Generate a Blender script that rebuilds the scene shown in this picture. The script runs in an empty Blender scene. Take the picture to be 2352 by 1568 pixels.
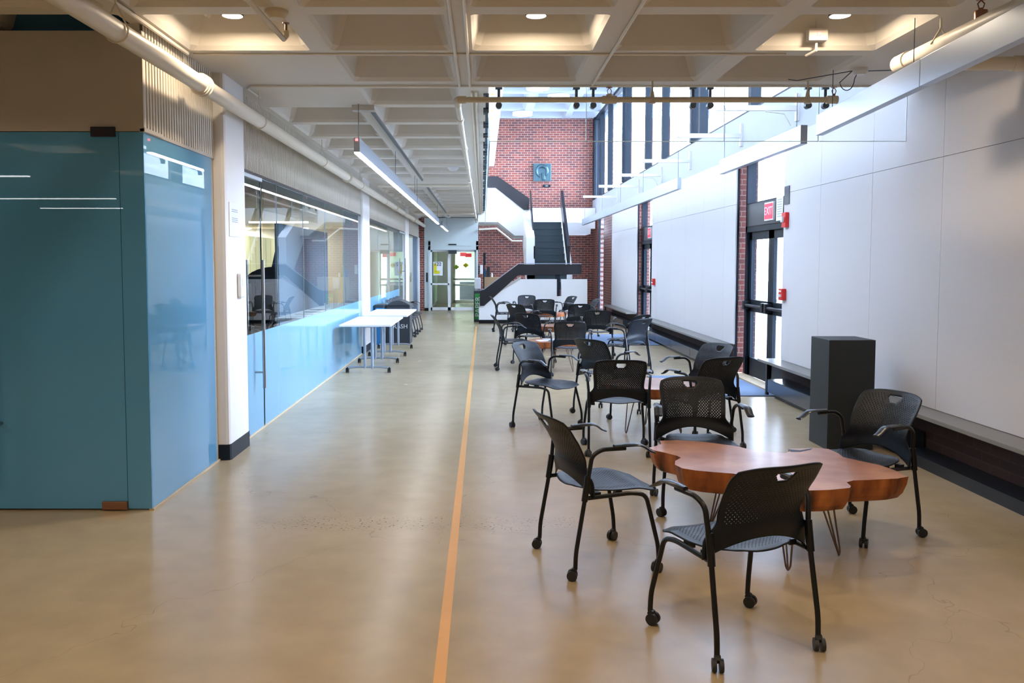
import bpy, math, random
from mathutils import Vector, Matrix
random.seed(4)
C = bpy.context.scene.collection
PI = math.pi
def R(a): return math.radians(a)

# ------------------------------------------------------------------ camera
PIT = R(3.5); FPX = 1920.0; EYE = 1.62
CX, CY = 1109.0, 604 + FPX*math.tan(PIT)
cd = bpy.data.cameras.new('camera'); cam = bpy.data.objects.new('camera', cd); C.objects.link(cam)
cam.location = (0, 0, EYE); cam.rotation_euler = (PI/2 - PIT, 0, 0)
cd.sensor_width = 36; cd.lens = FPX/2352*36
cd.shift_x = (1176-CX)/2352; cd.shift_y = -(784-CY)/2352
cd.clip_start = .05; cd.clip_end = 500
bpy.context.scene.camera = cam
_c, _s = math.cos(PIT), math.sin(PIT)
def ray(x, y):
    u = (x-CX)/FPX; v = (CY-y)/FPX
    return (u, _c+v*_s, -_s+v*_c)
def on_z(x, y, z=0.0):
    r = ray(x, y); t = (z-EYE)/r[2]; return (r[0]*t, r[1]*t)
def on_x(x, y, X):
    r = ray(x, y); t = X/r[0]; return (r[1]*t, EYE+r[2]*t)
def on_y(x, y, Y):
    r = ray(x, y); t = Y/r[1]; return (r[0]*t, EYE+r[2]*t)

# ------------------------------------------------------------------ colours / materials
def lin(c):
    c = c/255.0
    return c/12.92 if c <= .04045 else ((c+.055)/1.055)**2.4
def col(r, g, b): return (lin(r), lin(g), lin(b), 1)
def newmat(name):
    m = bpy.data.materials.new(name); m.use_nodes = True
    nt = m.node_tree; b = nt.nodes['Principled BSDF']
    return m, nt, b
def pm(name, c, rough=.5, metal=0, noise=0, scale=20, bump=0, spec=.5, coat=0, c2=None):
    m, nt, b = newmat(name)
    b.inputs['Roughness'].default_value = rough; b.inputs['Metallic'].default_value = metal
    b.inputs['Specular IOR Level'].default_value = spec
    b.inputs['Coat Weight'].default_value = coat
    tc = nt.nodes.new('ShaderNodeTexCoord'); nz = nt.nodes.new('ShaderNodeTexNoise')
    nz.inputs['Scale'].default_value = scale; nz.inputs['Detail'].default_value = 4
    nt.links.new(tc.outputs['Object'], nz.inputs['Vector'])
    mx = nt.nodes.new('ShaderNodeMix'); mx.data_type = 'RGBA'
    d = 1-noise if noise else .97
    mx.inputs['A'].default_value = c2 or (c[0]*d, c[1]*d, c[2]*d, 1); mx.inputs['B'].default_value = c
    nt.links.new(nz.outputs['Fac'], mx.inputs['Factor']); nt.links.new(mx.outputs['Result'], b.inputs['Base Color'])
    if bump:
        bp = nt.nodes.new('ShaderNodeBump'); bp.inputs['Strength'].default_value = bump; bp.inputs['Distance'].default_value = .004
        nt.links.new(nz.outputs['Fac'], bp.inputs['Height']); nt.links.new(bp.outputs['Normal'], b.inputs['Normal'])
    return m
def em(name, c, s):
    m, nt, b = newmat(name)
    b.inputs['Base Color'].default_value = c; b.inputs['Emission Color'].default_value = c
    b.inputs['Emission Strength'].default_value = s
    return m
def brick(name, axis, c1, c2, mortar, rough=.75):
    m, nt, b = newmat(name); b.inputs['Roughness'].default_value = rough
    tc = nt.nodes.new('ShaderNodeTexCoord'); sp = nt.nodes.new('ShaderNodeSeparateXYZ'); cb = nt.nodes.new('ShaderNodeCombineXYZ')
    nt.links.new(tc.outputs['Object'], sp.inputs[0]); nt.links.new(sp.outputs[axis], cb.inputs[0]); nt.links.new(sp.outputs[2], cb.inputs[1])
    br = nt.nodes.new('ShaderNodeTexBrick'); br.inputs['Scale'].default_value = 1
    br.inputs['Brick Width'].default_value = .215; br.inputs['Row Height'].default_value = .0765
    br.inputs['Mortar Size'].default_value = .007; br.inputs['Mortar Smooth'].default_value = .2
    br.inputs['Bias'].default_value = -.1
    br.inputs['Color1'].default_value = c1; br.inputs['Color2'].default_value = c2; br.inputs['Mortar'].default_value = mortar
    nt.links.new(cb.outputs[0], br.inputs['Vector'])
    nz = nt.nodes.new('ShaderNodeTexNoise'); nz.inputs['Scale'].default_value = 1.3; nz.inputs['Detail'].default_value = 5
    nt.links.new(tc.outputs['Object'], nz.inputs['Vector'])
    mx = nt.nodes.new('ShaderNodeMix'); mx.data_type = 'RGBA'; mx.blend_type = 'MULTIPLY'; mx.inputs['Factor'].default_value = .45
    nt.links.new(br.outputs['Color'], mx.inputs['A']); nt.links.new(nz.outputs['Color'], mx.inputs['B'])
    mv = nt.nodes.new('ShaderNodeMapRange'); mv.inputs['To Min'].default_value = .6; mv.inputs['To Max'].default_value = 1.3
    nt.links.new(nz.outputs['Fac'], mv.inputs['Value'])
    mu = nt.nodes.new('ShaderNodeMix'); mu.data_type = 'RGBA'; mu.blend_type = 'MULTIPLY'; mu.inputs['Factor'].default_value = 1
    nt.links.new(br.outputs['Color'], mu.inputs['A']); nt.links.new(mv.outputs[0], mu.inputs['B'])
    nt.links.new(mu.outputs['Result'], b.inputs['Base Color'])
    bp = nt.nodes.new('ShaderNodeBump'); bp.inputs['Strength'].default_value = .5; bp.inputs['Distance'].default_value = .006; bp.invert = True
    nt.links.new(br.outputs['Fac'], bp.inputs['Height']); nt.links.new(bp.outputs['Normal'], b.inputs['Normal'])
    return m
def glass(name, tint, refl=1.0, ior=1.45, rough=.0):
    m = bpy.data.materials.new(name); m.use_nodes = True; nt = m.node_tree; nt.nodes.clear()
    o = nt.nodes.new('ShaderNodeOutputMaterial'); t = nt.nodes.new('ShaderNodeBsdfTransparent'); t.inputs[0].default_value = tint
    g = nt.nodes.new('ShaderNodeBsdfGlossy'); g.inputs['Roughness'].default_value = rough
    f = nt.nodes.new('ShaderNodeFresnel'); f.inputs['IOR'].default_value = ior
    ml = nt.nodes.new('ShaderNodeMath'); ml.operation = 'MULTIPLY'; ml.inputs[1].default_value = refl
    mx = nt.nodes.new('ShaderNodeMixShader')
    nt.links.new(f.outputs[0], ml.inputs[0]); nt.links.new(ml.outputs[0], mx.inputs[0])
    nt.links.new(t.outputs[0], mx.inputs[1]); nt.links.new(g.outputs[0], mx.inputs[2]); nt.links.new(mx.outputs[0], o.inputs[0])
    return m
def frosted(name, c, spec=.5, ior=1.5, trans=.35):
    m = bpy.data.materials.new(name); m.use_nodes = True; nt = m.node_tree; nt.nodes.clear()
    o = nt.nodes.new('ShaderNodeOutputMaterial'); d = nt.nodes.new('ShaderNodeBsdfDiffuse'); d.inputs[0].default_value = c
    tl = nt.nodes.new('ShaderNodeBsdfTranslucent'); tl.inputs[0].default_value = c
    m1 = nt.nodes.new('ShaderNodeMixShader'); m1.inputs[0].default_value = trans
    g = nt.nodes.new('ShaderNodeBsdfGlossy'); g.inputs['Roughness'].default_value = .0
    f = nt.nodes.new('ShaderNodeFresnel'); f.inputs['IOR'].default_value = ior
    m2 = nt.nodes.new('ShaderNodeMixShader')
    nt.links.new(d.outputs[0], m1.inputs[1]); nt.links.new(tl.outputs[0], m1.inputs[2])
    nt.links.new(f.outputs[0], m2.inputs[0]); nt.links.new(m1.outputs[0], m2.inputs[1]); nt.links.new(g.outputs[0], m2.inputs[2])
    nt.links.new(m2.outputs[0], o.inputs[0])
    return m
def floor_mat():
    m, nt, b = newmat('polished_concrete')
    L = nt.links.new; N = nt.nodes.new
    tc = N('ShaderNodeTexCoord')
    n1 = N('ShaderNodeTexNoise'); n1.inputs['Scale'].default_value = .8; n1.inputs['Detail'].default_value = 2; L(tc.outputs['Object'], n1.inputs['Vector'])
    r1 = N('ShaderNodeValToRGB'); L(n1.outputs['Fac'], r1.inputs[0])
    r1.color_ramp.elements[0].position = .1; r1.color_ramp.elements[0].color = col(162, 143, 112)
    r1.color_ramp.elements[1].position = .95; r1.color_ramp.elements[1].color = col(184, 167, 136)
    # speckled band of exposed aggregate across the floor
    n2 = N('ShaderNodeTexNoise'); n2.inputs['Scale'].default_value = 55; n2.inputs['Detail'].default_value = 2; L(tc.outputs['Object'], n2.inputs['Vector'])
    sp = N('ShaderNodeSeparateXYZ'); L(tc.outputs['Object'], sp.inputs[0])
    n3 = N('ShaderNodeTexNoise'); n3.inputs['Scale'].default_value = 1.6; L(tc.outputs['Object'], n3.inputs['Vector'])
    sb = N('ShaderNodeMath'); sb.operation = 'SUBTRACT'; sb.inputs[1].default_value = 5.13; L(sp.outputs[1], sb.inputs[0])
    ab = N('ShaderNodeMath'); ab.operation = 'ABSOLUTE'; L(sb.outputs[0], ab.inputs[0])
    mr = N('ShaderNodeMapRange'); mr.inputs['From Min'].default_value = .10; mr.inputs['From Max'].default_value = .17
    mr.inputs['To Min'].default_value = 1; mr.inputs['To Max'].default_value = 0; L(ab.outputs[0], mr.inputs['Value'])
    th = N('ShaderNodeMapRange'); th.inputs['From Min'].default_value = .62; th.inputs['From Max'].default_value = .66; L(n2.outputs['Fac'], th.inputs['Value'])
    xa = N('ShaderNodeMath'); xa.operation = 'ADD'; xa.inputs[1].default_value = .35; L(sp.outputs[0], xa.inputs[0])
    xb = N('ShaderNodeMath'); xb.operation = 'ABSOLUTE'; L(xa.outputs[0], xb.inputs[0])
    xr = N('ShaderNodeMapRange'); xr.inputs['From Min'].default_value = .7; xr.inputs['From Max'].default_value = 1.2
    xr.inputs['To Min'].default_value = 1; xr.inputs['To Max'].default_value = 0; L(xb.outputs[0], xr.inputs['Value'])
    mm = N('ShaderNodeMath'); mm.operation = 'MULTIPLY'; L(mr.outputs[0], mm.inputs[0]); L(th.outputs[0], mm.inputs[1])
    m3 = N('ShaderNodeMath'); m3.operation = 'MULTIPLY'; L(mm.outputs[0], m3.inputs[0]); L(xr.outputs[0], m3.inputs[1])
    n4 = N('ShaderNodeTexNoise'); n4.inputs['Scale'].default_value = 2.2; n4.inputs['Detail'].default_value = 3; L(tc.outputs['Object'], n4.inputs['Vector'])
    # hairline cracks and light mottling
    vo = N('ShaderNodeTexVoronoi'); vo.feature = 'DISTANCE_TO_EDGE'; vo.voronoi_dimensions = '2D'; vo.inputs['Scale'].default_value = .33
    wv = N('ShaderNodeVectorMath'); wv.operation = 'ADD'; L(tc.outputs['Object'], wv.inputs[0]); L(n4.outputs['Color'], wv.inputs[1]); L(wv.outputs[0], vo.inputs['Vector'])
    cr = N('ShaderNodeMapRange'); cr.inputs['From Min'].default_value = 0; cr.inputs['From Max'].default_value = .0016
    cr.inputs['To Min'].default_value = .32; cr.inputs['To Max'].default_value = 0; L(vo.outputs['Distance'], cr.inputs['Value'])
    mxx = N('ShaderNodeMath'); mxx.operation = 'MAXIMUM'; L(m3.outputs[0], mxx.inputs[0]); L(cr.outputs[0], mxx.inputs[1])
    n5 = N('ShaderNodeTexNoise'); n5.inputs['Scale'].default_value = 5; n5.inputs['Detail'].default_value = 3; L(tc.outputs['Object'], n5.inputs['Vector'])
    mo = N('ShaderNodeMapRange'); mo.inputs['From Min'].default_value = .25; mo.inputs['From Max'].default_value = .75; mo.inputs['To Min'].default_value = .91; mo.inputs['To Max'].default_value = 1.06; L(n5.outputs['Fac'], mo.inputs['Value'])
    mm2 = N('ShaderNodeMix'); mm2.data_type = 'RGBA'; mm2.blend_type = 'MULTIPLY'; mm2.inputs['Factor'].default_value = 1; L(r1.outputs[0], mm2.inputs['A']); L(mo.outputs[0], mm2.inputs['B'])
    mc = N('ShaderNodeMix'); mc.data_type = 'RGBA'; L(mxx.outputs[0], mc.inputs['Factor']); L(mm2.outputs['Result'], mc.inputs['A']); mc.inputs['B'].default_value = col(92, 74, 56)
    L(mc.outputs['Result'], b.inputs['Base Color'])
    rr = N('ShaderNodeMapRange'); rr.inputs['To Min'].default_value = .2; rr.inputs['To Max'].default_value = .3; L(n4.outputs['Fac'], rr.inputs['Value'])
    L(rr.outputs[0], b.inputs['Roughness'])
    b.inputs['Specular IOR Level'].default_value = .55
    bp = N('ShaderNodeBump'); bp.inputs['Strength'].default_value = .05; bp.inputs['Distance'].default_value = .02
    L(n4.outputs['Fac'], bp.inputs['Height']); L(bp.outputs['Normal'], b.inputs['Normal'])
    return m
def wood_top():
    m, nt, b = newmat('redwood_slab'); L = nt.links.new; N = nt.nodes.new
    tc = N('ShaderNodeTexCoord'); mp = N('ShaderNodeMapping'); mp.inputs['Location'].default_value = (-1.6, -4.7, 0)
    L(tc.outputs['Object'], mp.inputs[0])
    wv = N('ShaderNodeTexWave'); wv.wave_type = 'RINGS'; wv.rings_direction = 'Z'; wv.inputs['Scale'].default_value = 9
    wv.inputs['Distortion'].default_value = 5; wv.inputs['Detail'].default_value = 3; wv.inputs['Detail Scale'].default_value = .6; L(mp.outputs[0], wv.inputs[0])
    nz = N('ShaderNodeTexNoise'); nz.inputs['Scale'].default_value = 3.2; nz.inputs['Detail'].default_value = 6; L(tc.outputs['Object'], nz.inputs[0])
    rp = N('ShaderNodeValToRGB'); L(nz.outputs['Fac'], rp.inputs[0])
    rp.color_ramp.elements[0].position = .3; rp.color_ramp.elements[0].color = col(160, 104, 76)
    rp.color_ramp.elements[1].position = .68; rp.color_ramp.elements[1].color = col(212, 158, 126)
    mx = N('ShaderNodeMix'); mx.data_type = 'RGBA'; mx.blend_type = 'MULTIPLY'; mx.inputs['Factor'].default_value = .16
    L(rp.outputs[0], mx.inputs['A']); L(wv.outputs['Color'], mx.inputs['B']); L(mx.outputs['Result'], b.inputs['Base Color'])
    b.inputs['Roughness'].default_value = .32; b.inputs['Coat Weight'].default_value = .35; b.inputs['Coat Roughness'].default_value = .15
    return m
def wood_side():
    m, nt, b = newmat('bark_edge'); L = nt.links.new; N = nt.nodes.new
    tc = N('ShaderNodeTexCoord'); mp = N('ShaderNodeMapping'); mp.inputs['Scale'].default_value = (9, 9, 2.5); L(tc.outputs['Object'], mp.inputs[0])
    nz = N('ShaderNodeTexNoise'); nz.inputs['Scale'].default_value = 1; nz.inputs['Detail'].default_value = 5; L(mp.outputs[0], nz.inputs[0])
    rp = N('ShaderNodeValToRGB'); L(nz.outputs['Fac'], rp.inputs[0]); e = rp.color_ramp.elements
    e[0].position = .36; e[0].color = col(46, 20, 12); e[1].position = .66; e[1].color = col(176, 104, 50)
    x = e.new(.46); x.color = col(128, 66, 28)
    L(rp.outputs[0], b.inputs['Base Color']); b.inputs['Roughness'].default_value = .4
    bp = N('ShaderNodeBump'); bp.inputs['Strength'].default_value = .4; bp.inputs['Distance'].default_value = .01
    L(nz.outputs['Fac'], bp.inputs['Height']); L(bp.outputs['Normal'], b.inputs['Normal'])
    return m

M = dict(
    floor=floor_mat(),
    ceil=pm('painted_concrete_ceiling', col(222, 216, 206), .8, noise=.06, scale=6),
    band=pm('pale_band_paint', col(178, 182, 188), .7),
    highceil=pm('pale_concrete', col(172, 178, 186), .7, noise=.05, scale=4),
    corridor=pm('pale_green_paint', col(160, 170, 150), .7),
    white=pm('white_paint', col(226, 224, 222), .6, noise=.03, scale=5),
    offwhite=pm('off_white_paint', col(205, 201, 194), .6, noise=.04, scale=5),
    beige=pm('beige_plaster', col(178, 173, 164), .7, noise=.06, scale=4),
    greygreen=pm('pale_grey_paint', col(198, 208, 206), .6),
    corr=pm('ribbed_concrete', col(216, 210, 198), .75, noise=.14, scale=1.2),
    fabric=pm('white_fabric_panel', col(214, 210, 210), .9, noise=.07, scale=60),
    brick_x=brick('brick_facing_room', 0, col(132, 68, 54), col(88, 52, 52), col(176, 152, 142)),
    brick_y=brick('brick_side_wall', 1, col(128, 66, 54), col(86, 50, 48), col(170, 148, 140), .5),
    brick_jamb=brick('brick_door_jamb', 0, col(112, 54, 44), col(84, 46, 42), col(132, 108, 100)),
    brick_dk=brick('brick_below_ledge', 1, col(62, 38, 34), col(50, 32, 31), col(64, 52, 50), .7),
    black=pm('black_plastic', col(9, 18, 29), .42, spec=.32, noise=.1, scale=40, bump=.05),
    blackmetal=pm('black_powder_coat', col(8, 12, 18), .33, spec=.4),
    wheel=pm('black_rubber', col(26, 28, 32), .45),
    chrome=pm('brushed_steel', col(168, 170, 172), .28, metal=1, noise=.1, scale=60),
    silver=pm('silver_plastic', col(44, 49, 56), .28, metal=.4),
    legsteel=pm('raw_steel_rod', col(112, 92, 82), .35, metal=.9),
    darkframe=pm('dark_bronze_frame', col(10, 24, 36), .45, spec=.25),
    stainless=pm('stainless_header', col(70, 72, 80), .22, metal=.8, noise=.12, scale=3),
    pipe=pm('cream_painted_pipe', col(226, 218, 202), .45),
    tanpipe=pm('tan_painted_pipe', col(208, 194, 166), .5),
    greyclip=pm('grey_metal_clip', col(88, 98, 108), .35, metal=.7),
    alu=pm('satin_aluminium', col(168, 178, 192), .32, metal=.75, noise=.04, scale=3),
    ledge=pm('grey_stone_ledge', col(126, 124, 118), .35, noise=.08, scale=8),
    navyblack=pm('dark_navy_metal', col(22, 30, 40), .35),
    heater=pm('dark_heater_cover', col(40, 48, 58), .22, spec=.7, noise=.1, scale=4),
    pedestal=pm('charcoal_painted_wood', col(27, 36, 42), .5, noise=.16, scale=5, bump=.05),
    mat=pm('blue_grey_carpet', col(98, 116, 142), .95, noise=.15, scale=120, bump=.4),
    wood=wood_top(), bark=wood_side(),
    ply=pm('light_maple', col(206, 176, 142), .45, noise=.1, scale=9),
    red=pm('red_plastic', col(214, 36, 34), .4), whitep=pm('white_plastic', col(226, 226, 226), .4),
    table=pm('white_laminate', col(238, 236, 236), .3), tape=pm('yellow_tape', col(226, 172, 104), .5, noise=.12, scale=14),
    glass=glass('clear_glass', (.90, .965, .955, 1), 1.0, 1.5), curtain=glass('smoke_curtain_glass', (.975, .985, .99, 1), .45, 1.3),
    window=glass('window_glass', (.93, .97, 1, 1), .8, 1.45), gedge=pm('green_glass_edge', col(26, 96, 104), .15),
    brightedge=pm('polished_glass_edge', col(210, 232, 240), .2),
    frost=frosted('frosted_blue_film', col(140, 192, 222), trans=.3, ior=1.75), teal=frosted('teal_back_painted_glass', col(84, 152, 200), ior=1.55, trans=.0),
    teal2=frosted('blue_back_painted_glass', col(98, 150, 182), ior=1.62, trans=.0),
    green=pm('green_label', col(52, 150, 62), .5), bluebin=pm('blue_plastic', col(44, 118, 170), .4),
    darkbin=pm('dark_grey_plastic', col(48, 54, 60), .4), locker=pm('cream_locker_steel', col(206, 200, 158), .5, noise=.05, scale=3),
    yellow=pm('yellow_sign', col(222, 206, 30), .5), limey=pm('yellow_green_sign', col(150, 170, 40), .5),
    tread=pm('dark_rubber_tread', col(44, 60, 66), .5), steelrail=pm('dark_steel_plate', col(28, 27, 32), .35, metal=.1, noise=.2, scale=3),
    bronze=pm('teal_grey_bronze', col(84, 112, 122), .28, metal=.75, noise=.2, scale=9), partition=pm('grey_blue_partition', col(116, 132, 150), .6),
    navy=pm('navy_fabric', col(36, 56, 80), .6), greyboard=pm('pale_grey_board', col(176, 178, 190), .6),
    bluepaint=pm('deep_blue_paint', col(60, 120, 165), .5), copper=pm('copper_tinted_steel', col(150, 108, 88), .3, metal=.8),
    darkhinge=pm('dark_steel_clamp', col(52, 48, 56), .35, metal=.6), snow=pm('pale_pavement', col(168, 172, 178), .9, noise=.06, scale=2),
    orange=em('orange_lamp', col(226, 148, 70), .9), lamp=em('downlight_diffuser', (1, .93, .82, 1), 9), tube=em('linear_diffuser', (.95, .97, 1, 1), 16),
    lampc=em('upper_lamp_diffuser', (1, .98, .95, 1), 4), exitred=em('exit_red', col(240, 60, 80), .8), led=em('red_led', (1, .12, .12, 1), 5),
    fluor=em('corridor_fluorescent', (1, 1, .93, 1), 1.6), offlamp=em('office_linear_lamp', (1, 1, .96, 1), 6), paper=pm('white_paper', col(232, 232, 232), .7), ink=pm('dark_ink', col(40, 50, 80), .6),
    greyink=pm('grey_ink', col(150, 156, 170), .6), curb=pm('pale_threshold', col(196, 176, 146), .6, noise=.1, scale=14), gap=pm('panel_gap', col(96, 90, 90), .9),
)

# ------------------------------------------------------------------ mesh builder
class MB:
    def __init__(s): s.v = []; s.f = []; s.mi = []; s.sm = []
    def add(s, vs, fs, mi=0, sm=False):
        o = len(s.v); s.v += [tuple(p) for p in vs]
        for f in fs: s.f.append(tuple(i+o for i in f)); s.mi.append(mi); s.sm.append(sm)
        return s
    def box(s, x0, x1, y0, y1, z0, z1, mi=0):
        x0, x1 = sorted((x0, x1)); y0, y1 = sorted((y0, y1)); z0, z1 = sorted((z0, z1))
        v = [(x0,y0,z0),(x1,y0,z0),(x1,y1,z0),(x0,y1,z0),(x0,y0,z1),(x1,y0,z1),(x1,y1,z1),(x0,y1,z1)]
        return s.add(v, [(0,3,2,1),(4,5,6,7),(0,1,5,4),(1,2,6,5),(2,3,7,6),(3,0,4,7)], mi)
    def quad(s, a, b, c, d, mi=0): return s.add([a, b, c, d], [(0,1,2,3)], mi)
    def tube(s, pts, r, n=10, mi=0, caps=True):
        pts = [Vector(p) for p in pts]; rs = r if isinstance(r, (list, tuple)) else [r]*len(pts)
        vs = []; fs = []; up = None
        for i, p in enumerate(pts):
            d = (pts[min(i+1, len(pts)-1)]-pts[max(i-1, 0)]).normalized()
            if up is None:
                a = Vector((0,0,1)) if abs(d.z) < .9 else Vector((1,0,0)); up = (a-d*a.dot(d)).normalized()
            else: up = (up-d*up.dot(d)).normalized()
            w = d.cross(up)
            for k in range(n):
                t = 2*PI*k/n; vs.append(p+(up*math.cos(t)+w*math.sin(t))*rs[i])
        for i in range(len(pts)-1):
            for k in range(n):
                a = i*n+k; b = i*n+(k+1) % n; fs.append((a, b, b+n, a+n))
        if caps: fs.append(tuple(range(n))[::-1]); fs.append(tuple(range((len(pts)-1)*n, len(pts)*n)))
        return s.add(vs, fs, mi, True)
    def cyl(s, p, q, r, n=20, mi=0): return s.tube([p, q], r, n, mi)
    def disc(s, c, r, n=28, mi=0, down=True):
        v = [(c[0]+r*math.cos(2*PI*k/n), c[1]+r*math.sin(2*PI*k/n), c[2]) for k in range(n)]
        return s.add(v, [tuple(range(n))[::-1] if down else tuple(range(n))], mi)
    def prism(s, poly, lo, hi, plane='xz', mi=0):
        # poly in 2-D, extruded along the third axis from lo to hi
        def P(a, b, h): return {'xz': (a, h, b), 'xy': (a, b, h), 'yz': (h, a, b)}[plane]
        n = len(poly); v = [P(a, b, lo) for a, b in poly]+[P(a, b, hi) for a, b in poly]
        f = [tuple(range(n)), tuple(range(n, 2*n))[::-1]]+[(i, i+n, (i+1) % n+n, (i+1) % n) for i in range(n)]
        return s.add(v, f, mi)
OFF = {}
def build(mb, name, mats, parent=None, bevel=0, solid=0, sharp=35):
    off = OFF.get(parent.name, (0,0,0)) if parent else (0,0,0)
    me = bpy.data.meshes.new(name)
    me.from_pydata([(a-off[0], b-off[1], c-off[2]) for a, b, c in mb.v], [], mb.f)
    if not isinstance(mats, (list, tuple)): mats = [mats]
    for m in mats: me.materials.append(m)
    for p, i, sm in zip(me.polygons, mb.mi, mb.sm): p.material_index = i; p.use_smooth = sm
    me.update()
    if any(mb.sm): me.set_sharp_from_angle(angle=R(sharp))
    o = bpy.data.objects.new(name, me); C.objects.link(o)
    if parent: o.parent = parent
    OFF[o.name] = off
    if solid:
        s = o.modifiers.new('solid', 'SOLIDIFY'); s.thickness = solid; s.offset = 0
    if bevel:
        b = o.modifiers.new('bevel', 'BEVEL'); b.width = bevel; b.segments = 2; b.limit_method = 'ANGLE'
    return o
def thing(name, label, cat, loc=(0,0,0), group=None):
    o = bpy.data.objects.new(name, None); C.objects.link(o); o.location = loc; o.empty_display_size = .1
    OFF[o.name] = tuple(loc); o['label'] = label; o['category'] = cat
    if group: o['group'] = group
    return o
def tag(o, label, cat, group=None, kind=None):
    o['label'] = label; o['category'] = cat
    if group: o['group'] = group
    if kind: o['kind'] = kind
    return o
def struct(mb, name, mats, label=None, **k):
    o = build(mb, name, mats, None, **k); o['kind'] = 'structure'
    if label: o['label'] = label
    return o
def text(s, size, mat, name, parent, origin, xdir, ydir, depth=.002):
    cu = bpy.data.curves.new(name, 'FONT'); cu.body = s; cu.size = size; cu.extrude = depth; cu.align_x = 'CENTER'; cu.align_y = 'CENTER'
    t = bpy.data.objects.new('t', cu); C.objects.link(t)
    dg = bpy.context.evaluated_depsgraph_get(); dg.update()
    me = bpy.data.meshes.new_from_object(t.evaluated_get(dg)); bpy.data.objects.remove(t)
    X = Vector(xdir).normalized(); Y = Vector(ydir).normalized(); Z = X.cross(Y)
    off = Vector(OFF.get(parent.name, (0,0,0))) if parent else Vector((0,0,0))
    mt = Matrix((( X.x, Y.x, Z.x, origin[0]-off.x), (X.y, Y.y, Z.y, origin[1]-off.y), (X.z, Y.z, Z.z, origin[2]-off.z), (0,0,0,1)))
    me.transform(mt); me.materials.clear(); me.materials.append(mat)
    o = bpy.data.objects.new(name, me); C.objects.link(o); o.parent = parent
    return o

XL = -2.17; XP = 3.685; YB = 28.4; ZR = 3.14; YE = 7.31

# ------------------------------------------------------------------ shell
f = MB(); f.box(-12, 4.0, -9, 40, -.1, 0); struct(f, 'floor', M['floor'])
g = MB(); g.box(4.0, 60, -30, 80, -.35, -.15); o = struct(g, 'ground', M['snow'])

def coffers(mb, xs, ys, z, depth=.36, hw=.075, tap=.13, solid=(), top=.5):
    for i in range(len(xs)-1):
        for j in range(len(ys)-1):
            x0, x1, y0, y1 = xs[i], xs[i+1], ys[j], ys[j+1]
            if (i, j) in solid or x1-x0 < .5 or y1-y0 < .5:
                mb.quad((x0,y0,z),(x0,y1,z),(x1,y1,z),(x1,y0,z)); continue
            rings = []
            def ring(ins, zz, rad=0):
                a, b, c_, d = x0+ins, x1-ins, y0+ins, y1-ins; k = rad
                if k: return [(a+k,c_,zz),(a,c_+k,zz),(a,d-k,zz),(a+k,d,zz),(b-k,d,zz),(b,d-k,zz),(b,c_+k,zz),(b-k,c_,zz)]
                return [(a,c_,zz),(a,c_,zz),(a,d,zz),(a,d,zz),(b,d,zz),(b,d,zz),(b,c_,zz),(b,c_,zz)]
            rs = [ring(hw, z, .02), ring(hw+.02, z+.03, .04), ring(hw+tap*.75, z+depth*.85, .06), ring(hw+tap+.05, z+depth, .08)]
            base = [(x0,y0,z),(x0,y1,z),(x1,y1,z),(x1,y0,z)]
            o_ = len(mb.v); mb.v += base
            for r_ in rs: mb.v += r_
            B = lambda k, q: o_+4+8*k+q % 8
            fl = [(o_, o_+1, B(0,2), B(0,1)), (o_+1, o_+2, B(0,4), B(0,3)), (o_+2, o_+3, B(0,6), B(0,5)), (o_+3, o_, B(0,0), B(0,7)),
                  (o_, B(0,1), B(0,0)), (o_+1, B(0,3), B(0,2)), (o_+2, B(0,5), B(0,4)), (o_+3, B(0,7), B(0,6))]
            for k in range(3):
                for q in range(8): fl.append((B(k,q), B(k,q+1), B(k+1,q+1), B(k+1,q)))
            fl.append(tuple(B(3,q) for q in range(8)))
            for ff in fl: mb.f.append(ff); mb.mi.append(0); mb.sm.append(False)
c1 = MB()
xs = [-.15+1.01*k for k in range(-11, 4)]; ys = [6.17-1.02*k for k in range(15, 0, -1)]+[6.17, 7.19]
sol = [(9, len(ys)-2)]
coffers(c1, xs, ys, ZR, solid=sol)
c1.quad((xs[-1], ys[0], ZR), (xs[-1], 7.19, ZR), (XP+.3, 7.19, ZR), (XP+.3, ys[0], ZR))
c1.quad((-2.17, 7.19, ZR), (-2.17, YE, ZR), (XP+.3, YE, ZR), (XP+.3, 7.19, ZR))
xs2 = [-2.17, -1.16, -.15]; ys2 = [YE]+[7.19+1.02*k for k in range(1, 22)]
coffers(c1, xs2, ys2, ZR, solid=[(0, 0), (0, 8), (1, 8), (0, 16), (1, 16)])
c1.quad((-.15, YE, ZR), (-.15, YB+.3, ZR), (.05, YB+.3, ZR), (.05, YE, ZR))
c1.box(-12, .05, YE+.01, YB+.4, ZR+.5, ZR+.62); c1.box(-12, XP+.3, -9, YE, ZR+.5, ZR+.62)
# edge beam faces toward the open well
c1.quad((.05, YE, ZR), (.05, YB, ZR), (.05, YB, ZR+.62), (.05, YE, ZR+.62)); c1.quad((.05, YE, ZR), (XP+.3, YE, ZR), (XP+.3, YE, ZR+.62), (.05, YE, ZR+.62))
struct(c1, 'ceiling', M['ceil'])
# high ceiling over the stair well
c2 = MB(); xs3 = [-2.6, -1.25, .1, 1.45, 2.8, 4.15]; ys3 = [28.4-1.4*k for k in range(16, -1, -1)]
coffers(c2, xs3, ys3, 6.46, depth=.32, hw=.1, tap=.12)
c2.box(-2.6, 4.2, 6, 28.6, 6.9, 7.0)
struct(c2, 'ceiling', M['highceil'], 'high white coffered ceiling over the stair well')
# upper storey walls closing the well
w = MB(); w.box(-.1, .05, YE, YB, 3.76, 6.5); w.box(-.1, 4.0, YE-.15, YE-.02, 3.64, 6.9); struct(w, 'wall_upper', M['white'])

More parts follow.
